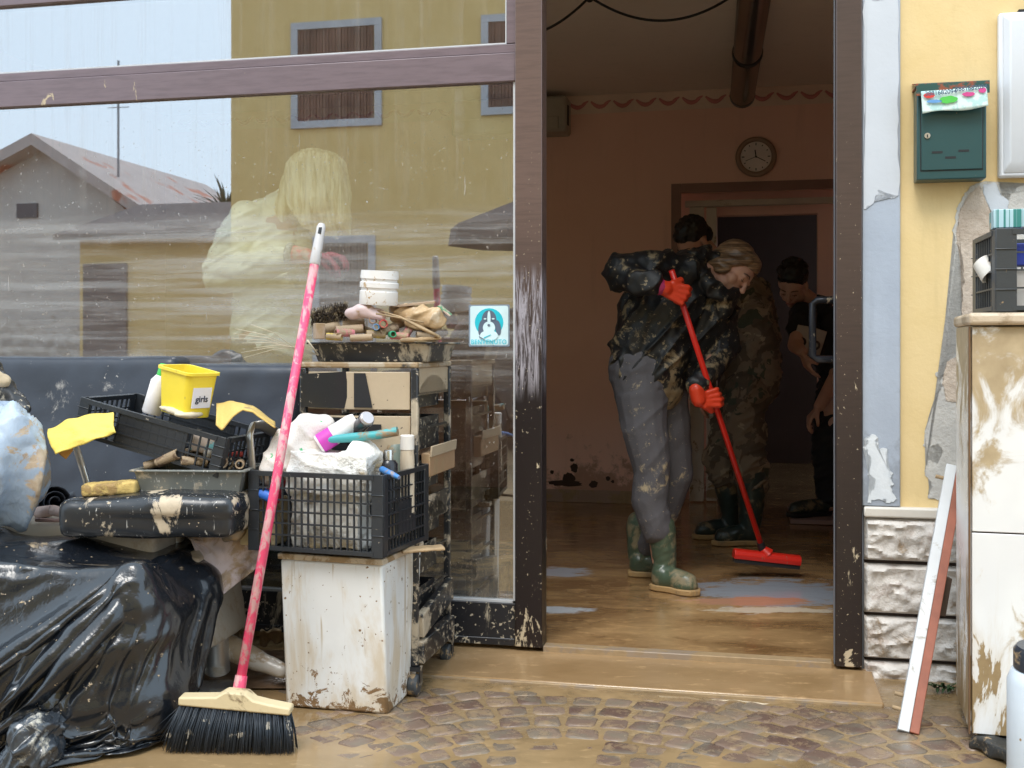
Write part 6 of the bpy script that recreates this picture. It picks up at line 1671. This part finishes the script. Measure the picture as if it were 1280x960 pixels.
# gloves
mGlove = mat('orange_red_rubber', (.72, .055, .018), .38, var=.1, bump=.15, bs=40, mud=.70)
dn = V((.9, .1, -.30)).normalized(); nn = (V((0, 1, 0)) - dn * dn.y).normalized(); aa = -nn.cross(dn) * 1
if aa.z < 0: aa = -aa
W1 = gr1 - nn * .030 - dn * .070
b = MB(); hand_shapes(b, W1, dn, nn, aa, 1.13, (62, 82, 50)); b.cap(W1, W1 - dn * .04, .032, .034)
part('glove', remesh(b, .0042, 1, lambda p: .0012 * nz(p, 60)), mGlove, wm, smooth=True)
b = MB().cap(W1 - dn * .030, W1 - dn * .058, .037, .038); part('glove_cuff', remesh(b, .006, 2, wrinkle(.003, 2)), mat('magenta_cuff', (.42, .03, .12), .5, mud=.63), wm, smooth=True)
d2 = V((.93, .05, .12)).normalized(); n2 = (V((0, -1, 0)) - d2 * (-d2.y)).normalized(); a2 = n2.cross(d2)
if a2.z < 0: a2 = -a2
n2 = V((0, 1, 0)); n2 = (n2 - d2 * n2.dot(d2)).normalized(); a2 = n2.cross(d2)
if a2.z > 0: a2 = -a2
W2 = gr2 - n2 * .030 - d2 * .070
b = MB(); hand_shapes(b, W2, d2, n2, a2, 1.10, (62, 82, 50)); b.cap(W2, W2 + V((-.01, .0, .045)), .032, .034)
part('glove', remesh(b, .0042, 1, lambda p: .0012 * nz(p, 60)), mGlove, wm, smooth=True)
# squeegee
sq = thing('floor_squeegee', 'bright red squeegee broom held by the woman in the black jacket', 'squeegee', T(pole1.x, pole1.y, .09))
mRed = mat('scratched_red_paint', (.68, .022, .012), .3, mud=.70, ms=16, var=.06, scr=.68, scrcol=(.35, .22, .15))
part('handle', MB().cyl(pole0 - pax * .03, pole1, .0125, .0125, 20), mRed, sq, smooth=True)
part('socket', MB().cyl(pole1 - pax * .035, pole1 + pax * .02, .017, .019, 18), mDark, sq)
e0_, e1_ = P(917, 690, 5.07), P(1000, 699, 5.07); ev = e1_ - e0_; SQ = frame((e0_ + e1_) / 2 + V((0, 0, -.004)), ev, (0, 0, 1)); SL = ev.length
b = MB(); loft(b, [[SQ @ V((x, y, z)) for y, z in ((-.028, -.022), (-.032, -.002), (-.024, .016), (.0, .022), (.024, .016), (.032, -.002), (.028, -.022))] for x in (-SL / 2, -SL / 2 + .006, SL / 2 - .006, SL / 2)])
part('head', b, mRed, sq, smooth=35, bevel=.003)
b = MB(); b.cyl(pole1, SQ @ V((0, 0, .01)), .019, .034, 16); part('hub', b, mRed, sq)
b = MB(); b.box(SQ @ V((0, .02, -.031)), (SL * .98, .004, .018), SQ.to_3x3().to_4x4()); b.box(SQ @ V((0, -.02, -.031)), (SL * .98, .004, .018), SQ.to_3x3().to_4x4()); part('rubber_blade', b, mDark, sq)

# ---------------- man in camouflage ---------------------------------------------------
def q(x, y, dY=0): return P(x, y, 6.02 + dY)
cm = thing('person', 'man in brown camouflage and dark rubber boots bending forward behind the woman', 'person', T(q(935, 0).x, 6.02, .036))
n = NT('camouflage'); v = n.coord(False)
n1 = n.noise(v, 7, 3, .6, .8); n2_ = n.noise(n.mapped(v, loc=(4, 4, 4)), 8, 3, .6, .8); n3_ = n.noise(n.mapped(v, loc=(9, 2, 4)), 9, 3, .6, .8)
c = n.mix(n.rng(n1, .50, .52), (.17, .125, .085), (.085, .06, .04)); c = n.mix(n.rng(n2_, .56, .58), c, (.05, .055, .035)); c = n.mix(n.rng(n3_, .60, .62), c, (.26, .20, .135))
mCamo = n.done(n.bsdf(c, .85, 0, n.noise(v, 40, 4), .3, .004))
H2 = headm(q(868, 303, .0), (-.62, -.30, -.70), (-.55, -.3, .75), 1.0)
b = MB(); head_shapes(b, H2)
b.chain([H2 @ V((0, -.03, -.06)), q(893, 325), q(915, 350)], [.052, .058, .08]); b.chain([q(924, 368), q(935, 420), q(938, 475)], [.09, .11, .11])
ha = q(862, 478, -.15); ew = q(872, 425, -.2)
b.chain([q(905, 352, -.18), ew, ha + V((.02, 0, .05))], [.055, .045, .03]); hand_shapes(b, ha + V((.012, 0, .03)), (-.2, -.1, -1), (1, 0, -.1), (0, -1, 0), 1, (18, 25, 20))
b.chain([q(925, 355, .18), q(890, 430, .2), q(880, 480, .1)], [.055, .045, .03]); hand_shapes(b, q(880, 488, .1), (-.2, -.1, -1), (1, 0, -.1), (0, -1, 0), 1, (18, 25, 20))
b.chain([q(930, 485, -.07), q(936, 575, -.10), q(938, 645, -.1)], [.08, .045, .035]); b.chain([q(935, 485, .08), q(905, 570, .08), q(913, 640, .09)], [.08, .045, .035])
part('body', remesh(b, .006, 3), mSkin, cm, smooth=True); face_parts(cm, H2, female=False)
Rh = H2.to_3x3().normalized().to_4x4()
b = MB(); b.ball(H2 @ V((0, -.025, .055)), (.084, .098, .082), Rh, 24, 16); b.ball(H2 @ V((0, .035, .085)), (.06, .05, .035), Rh); b.ball(H2 @ V((0, -.07, .0)), (.07, .05, .06), Rh)
for i in range(60):
    a = rnd.uniform(0, 2 * pi); e = rnd.uniform(.1, 1.3); d = V((cos(a) * cos(e), sin(a) * cos(e), sin(e))); b.ball(H2 @ (V((0, -.02, .055)) + V((d.x * .078, d.y * .09, d.z * .078))), .016, u=8, v=6)
part('hair', remesh(b, .006, 1, lambda p: .004 * nz(p, 60)), mat('black_hair', (.012, .009, .008), .5), cm, smooth=True)
b = MB(); b.chain([q(940, 478), q(938, 430), q(930, 385), q(918, 355)], [.15, .158, .155, .12]); b.chain([q(915, 352), q(897, 332)], [.10, .075])
b.chain([q(905, 352, -.15), ew, ha + V((.02, 0, .07))], [.085, .072, .055]); b.chain([q(925, 355, .15), q(892, 430, .2), q(882, 475, .1)], [.085, .07, .055])
b.chain([q(950, 360, .0), q(960, 420, 0), q(962, 470, 0)], [.06, .07, .06])
part('jacket', remesh(b, .009, 4, wrinkle(.012, 22, 7, 20)), mCamo, cm, smooth=True)
b = MB(); b.ball(q(936, 485), (.15, .14, .13)); b.chain([q(930, 490, -.08), q(930, 530, -.10), q(935, 575, -.10), q(940, 600, -.1)], [.12, .11, .10, .085]); b.chain([q(930, 490, .08), q(915, 530, .1), q(902, 575, .08), q(905, 595, .06)], [.12, .11, .10, .08])
part('trousers', remesh(b, .009, 4, wrinkle(.014, 32, 7, 20)), mCamo, cm, smooth=True)
mBootD = mat('dark_rubber_boot', (.022, .036, .032), .3, mud=.58, mudcol=(.22, .17, .10), ms=8)
h3, t3_ = P(952, 681, 5.92), P(890, 679, 5.90); h3.z = t3_.z = .037
boot(cm, q(940, 590, -.1), q(938, 650, -.1), h3, t3_, mBootD, mSole, .078, .009, 7)
h3, t3_ = P(925, 668, 6.12), P(884, 668, 6.1); h3.z = t3_.z = .037
boot(cm, q(905, 582, .06), q(915, 640, .1), h3, t3_ - V((.08, 0, 0)), mBootD, mSole, .075, .009, 8)

# ---------------- man in a black T-shirt ------------------------------------------------
def q(x, y, dY=0): return P(x, y, 6.75 + dY)
tm_ = thing('person', 'dark-haired man in a black T-shirt stooping in the back doorway', 'person', T(q(1040, 0).x, 6.75, .036))
H3 = headm(q(991, 356, -.1), (-.40, -.62, -.66), (-.18, -.55, .80), 1.05)
b = MB(); head_shapes(b, H3, 1.05)
b.chain([H3 @ V((0, -.03, -.06)), q(1012, 378, 0), q(1026, 395, .02)], [.056, .062, .09]); b.chain([q(1030, 400), q(1045, 440, .05), q(1052, 480, .1)], [.12, .12, .12])
b.chain([q(1004, 398, -.14), q(994, 432, -.22), q(1003, 440, -.36)], [.055, .045, .032]); hand_shapes(b, q(1003, 442, -.37), (.25, -.3, -.9), (1, .2, 0), (.1, -1, 0), 1, (20, 25, 20))
b.chain([q(1048, 405, .05), q(1046, 470, -.05), q(1024, 508, -.2)], [.058, .047, .033]); hand_shapes(b, q(1023, 510, -.2), (-.7, -.2, -.7), (.5, 0, -.8), (0, -1, 0), 1.05, (35, 40, 30))
b.chain([q(1045, 490), q(1032, 565), q(1036, 630)], [.09, .06, .045]); b.chain([q(1062, 490, .2), q(1050, 565, .2), q(1052, 630, .2)], [.09, .06, .045])
part('body', remesh(b, .006, 3), mSkinP, tm_, smooth=True); face_parts(tm_, H3, female=False)
Rh = H3.to_3x3().normalized().to_4x4()
b = MB(); b.ball(H3 @ V((0, -.025, .055)), (.088, .100, .088), Rh, 24, 16); b.ball(H3 @ V((0, .040, .095)), (.062, .045, .032), Rh); b.ball(H3 @ V((0, -.07, .0)), (.074, .05, .06), Rh)
for i in range(60):
    a = rnd.uniform(0, 2 * pi); e = rnd.uniform(.1, 1.3); d = V((cos(a) * cos(e), sin(a) * cos(e), sin(e))); b.ball(H3 @ (V((0, -.02, .06)) + V((d.x * .082, d.y * .094, d.z * .085))), .016, u=8, v=6)
part('hair', remesh(b, .006, 1, lambda p: .004 * nz(p, 60)), mat('black_hair_short', (.008, .007, .007), .5), tm_, smooth=True)
b = MB(); b.chain([q(1056, 478, .08), q(1048, 440, .04), q(1034, 408, 0), q(1022, 392, 0)], [.15, .155, .15, .11]); b.chain([q(1004, 396, -.12), q(998, 412, -.16)], [.085, .075]); b.chain([q(1046, 402, .04), q(1048, 430, .0)], [.09, .08])
b.ball(q(1012, 412, -.14), (.06, .05, .06))
part('t_shirt', remesh(b, .008, 4, wrinkle(.010, 41, 7, 18)), mat('black_cotton', (.012, .012, .013), .85), tm_, smooth=True)
pr_m = frame(q(1011, 424, -.21), (1, -.1, -.25), (.0, -.3, 1))
b = MB().sheet(lambda u, v_: pr_m @ V(((u - .5) * .17, -.012 - .02 * sin(pi * u), (v_ - .5) * .17 * (1 - .3 * abs(u - .5)))), 12, 8)
pt = part('shirt_print', b, mat('worn_white_print', (.50, .46, .42), .8, mud=.6), tm_, smooth=True, solid=.003)
t_ = text_mb('D O', .075, pr_m @ T(0, -.036, -.02) @ rotm(90), .001, bold=.003); part('print_letters', t_, mat('print_dark', (.05, .04, .04), .8), pt, smooth=False)
b = MB(); b.ball(q(1052, 485, .1), (.15, .14, .12)); b.chain([q(1045, 490, .05), q(1032, 560, .0), q(1036, 618, 0)], [.12, .085, .075]); b.chain([q(1062, 490, .2), q(1052, 560, .2), q(1052, 618, .2)], [.12, .085, .075])
part('trousers', remesh(b, .009, 4, wrinkle(.010, 52, 7, 20)), mat('black_trousers', (.012, .013, .016), .8, mud=.66), tm_, smooth=True)
h4, t4_ = P(1038, 643, 6.76), P(996, 643, 6.68); h4.z = t4_.z = .066
boot(tm_, q(1036, 600), q(1036, 625), h4, t4_ - V((.06, 0, 0)), mBootD, mDark, .07, .009, 9)
h4, t4_ = P(1056, 635, 6.95), P(1016, 635, 6.9); h4.z = t4_.z = .066
boot(tm_, q(1052, 600, .2), q(1052, 625, .2), h4, t4_, mBootD, mDark, .07, .009, 10)
b = MB(); b.box(P(1028, 652, 6.72) + V((.08, .1, 0)), (.50, .55, .026), rotm(0, 0, -12)); 
for v_ in b.bm.verts: v_.co.z += .0515 - P(1028, 652, 6.72).z
solo('duckboard', b, mat('pinkish_board', (.28, .19, .17), .6, mud=.6), 'low pinkish board on the wet floor under the stooping man', 'board', bevel=.003)

# ---------------- woman in cream jacket behind the glass ---------------------------------
def q(x, y, dY=0): return P(x, y, 4.50 + dY)
bl = thing('person', 'blonde woman in a cream jacket and pink gloves standing just behind the shop window glass', 'person', T(q(345, 0).x, 4.50, .2))
mCream = mat('cream_quilted_jacket', (.90, .88, .74), .7, var=.04, bump=.15, bs=30)
H4 = headm(q(392, 232, -.02), (.72, -.25, -.60), (.55, -.1, .75), 1.0)
b = MB(); head_shapes(b, H4)
b.chain([H4 @ V((0, -.03, -.06)), q(360, 250), q(345, 275)], [.052, .056, .08]); b.chain([q(340, 290), q(338, 350), q(340, 410)], [.11, .10, .12])
hw_ = q(366, 318, -.24)
b.chain([q(308, 272, -.06), q(274, 345, -.1), hw_], [.055, .045, .030]); b.chain([q(362, 285, .1), q(372, 350, -.05), q(386, 330, -.2)], [.052, .042, .030])
b.chain([q(325, 420, -.06), q(330, 560, -.06), q(330, 690, -.04)], [.095, .06, .045]); b.chain([q(352, 420, .08), q(356, 560, .08), q(356, 690, .1)], [.095, .06, .045])
b.cap(q(332, 700, -.05), q(372, 706, -.1), .03, .026); b.cap(q(358, 696, .09), q(395, 698, .05), .03, .026)
part('body', remesh(b, .006, 3), mSkinP, bl, smooth=True); face_parts(bl, H4)
b = MB(); Rh = H4.to_3x3().normalized().to_4x4()
b.ball(H4 @ V((0, -.025, .05)), (.090, .100, .090), Rh, 24, 16); b.ball(H4 @ V((0, -.07, -.02)), (.075, .055, .09), Rh)
for pts_, rs_ in (([(390, 216, -.06), (398, 250, -.08), (408, 278, -.08), (420, 298, -.08)], [.100, .092, .055, .010]), ([(404, 214, -.06), (418, 250, -.08), (430, 275, -.09), (438, 292, -.09)], [.085, .062, .035, .008]),
                  ([(382, 216, -.08), (378, 250, -.11), (384, 275, -.12), (392, 290, -.12)], [.085, .060, .035, .008]), ([(412, 212, .0), (428, 245, -.02), (434, 270, -.03)], [.07, .040, .012])):
    b.chain([q(*p_) for p_ in pts_], rs_)
b.chain([H4 @ V((0, -.09, .02)), q(365, 235, -.05), q(352, 262, -.06), q(350, 285, -.07)], [.06, .05, .035, .015])
def hf(p): return .005 * nza(p, rotm(0, 12, 0), 60, 20, 4, 3) + .003 * nza(p, rotm(0, 12, 0), 140, 30, 6, 8)
n = NT('blonde_hair'); v = n.coord(False); hs_ = n.noise(n.mapped(v, (70, 30, 5), (0, .25, 0)), 1, 4, .6, .3)
part('hair', remesh(b, .0055, 7, hf), n.done(n.bsdf(n.mix(n.rng(hs_, .35, .62), (.60, .48, .28), (.92, .84, .62)), .4, 0, hs_, .3, .003)), bl, smooth=True)
b = MB(); b.chain([q(340, 412), q(338, 370), q(336, 325), q(332, 285)], [.165, .145, .150, .115]); b.chain([q(340, 275), q(356, 258)], [.085, .07])
b.ball(q(322, 292, -.02), (.13, .12, .10))
b.chain([q(308, 276, -.07), q(292, 305, -.1), q(276, 342, -.12)], [.082, .078, .076]); b.chain([q(276, 344, -.12), q(310, 335, -.18), hw_ + V((-.05, .02, -.02))], [.076, .066, .050])
b.chain([q(362, 285, .08), q(376, 345, -.04), q(378, 335, -.15)], [.08, .065, .05])
def quilt(p): return .006 * abs(sin(p.z * 48 + p.x * 10)) - .004 + wrinkle(.008, 61, 7, 20)(p)
part('jacket', remesh(b, .007, 4, quilt), mCream, bl, smooth=True)
b = MB(); b.lathe([(.150, 0), (.172, .004), (.176, .05), (.165, .075), (.15, .07)], T(q(342, 438, -.01)) @ rotm(0, 12, 0), 30, 1, .9)
part('jacket_hem', remesh(b, .007, 3, wrinkle(.008, 66, 8, 20)), mat('white_hem', (.85, .86, .78), .7), bl, smooth=True)
b = MB(); b.ball(q(340, 430), (.15, .14, .12)); b.chain([q(325, 440, -.05), q(330, 560, -.06), q(331, 680, -.04)], [.115, .08, .06]); b.chain([q(352, 440, .07), q(356, 560, .08), q(357, 680, .1)], [.115, .08, .06])
part('trousers', remesh(b, .009, 4, wrinkle(.008, 71, 7, 20)), mat('dark_trousers', (.03, .03, .035), .8), bl, smooth=True)
for hx1, hy1, tx1, dz_ in ((322, -.06, 372, 0), (350, .1, 398, 0)):
    h5 = P(hx1, 0, 4.5 + hy1); t5_ = P(tx1, 0, 4.42 + hy1); h5.z = t5_.z = .201
    boot(bl, q((hx1 + 10), 640, hy1), q(hx1 + 12, 685, hy1), h5, t5_ + V((.05, 0, 0)), mBootD, mDark, .06, .009, 11)
dg_ = V((.92, -.1, -.12)).normalized(); ng = V((.1, 0, -1)); ng = (ng - dg_ * ng.dot(dg_)).normalized(); ag = V((0, -1, .2))
mPG = mat('pink_glove_rubber', (.78, .16, .20), .5, col2=(.66, .42, .38), c2t=.62, c2s=9, mud=.66)
b = MB(); hand_shapes(b, hw_ + dg_ * .03, dg_, ng, ag, 1.15, (22, 28, 22)); b.cap(hw_, hw_ + dg_ * .05, .036, .032); part('glove', remesh(b, .005, 1), mPG, bl, smooth=True)
b = MB(); W5 = q(388, 326, -.22); hand_shapes(b, W5, (.8, 0, .2), (.2, 0, -1), (0, -1, 0), 1.1, (30, 40, 30)); part('glove', remesh(b, .005, 1), mPG, bl, smooth=True)
b = MB().lathe([(.040, -.012), (.045, -.006), (.045, .010), (.038, .014)], T(hw_ + V((-.012, 0, 0))) @ zto(dg_), 20); part('cuff', b, mat('grey_cuff', (.45, .45, .45), .4, speck=.55, ss=80, spcol=(.8, .8, .8)), bl, smooth=True)
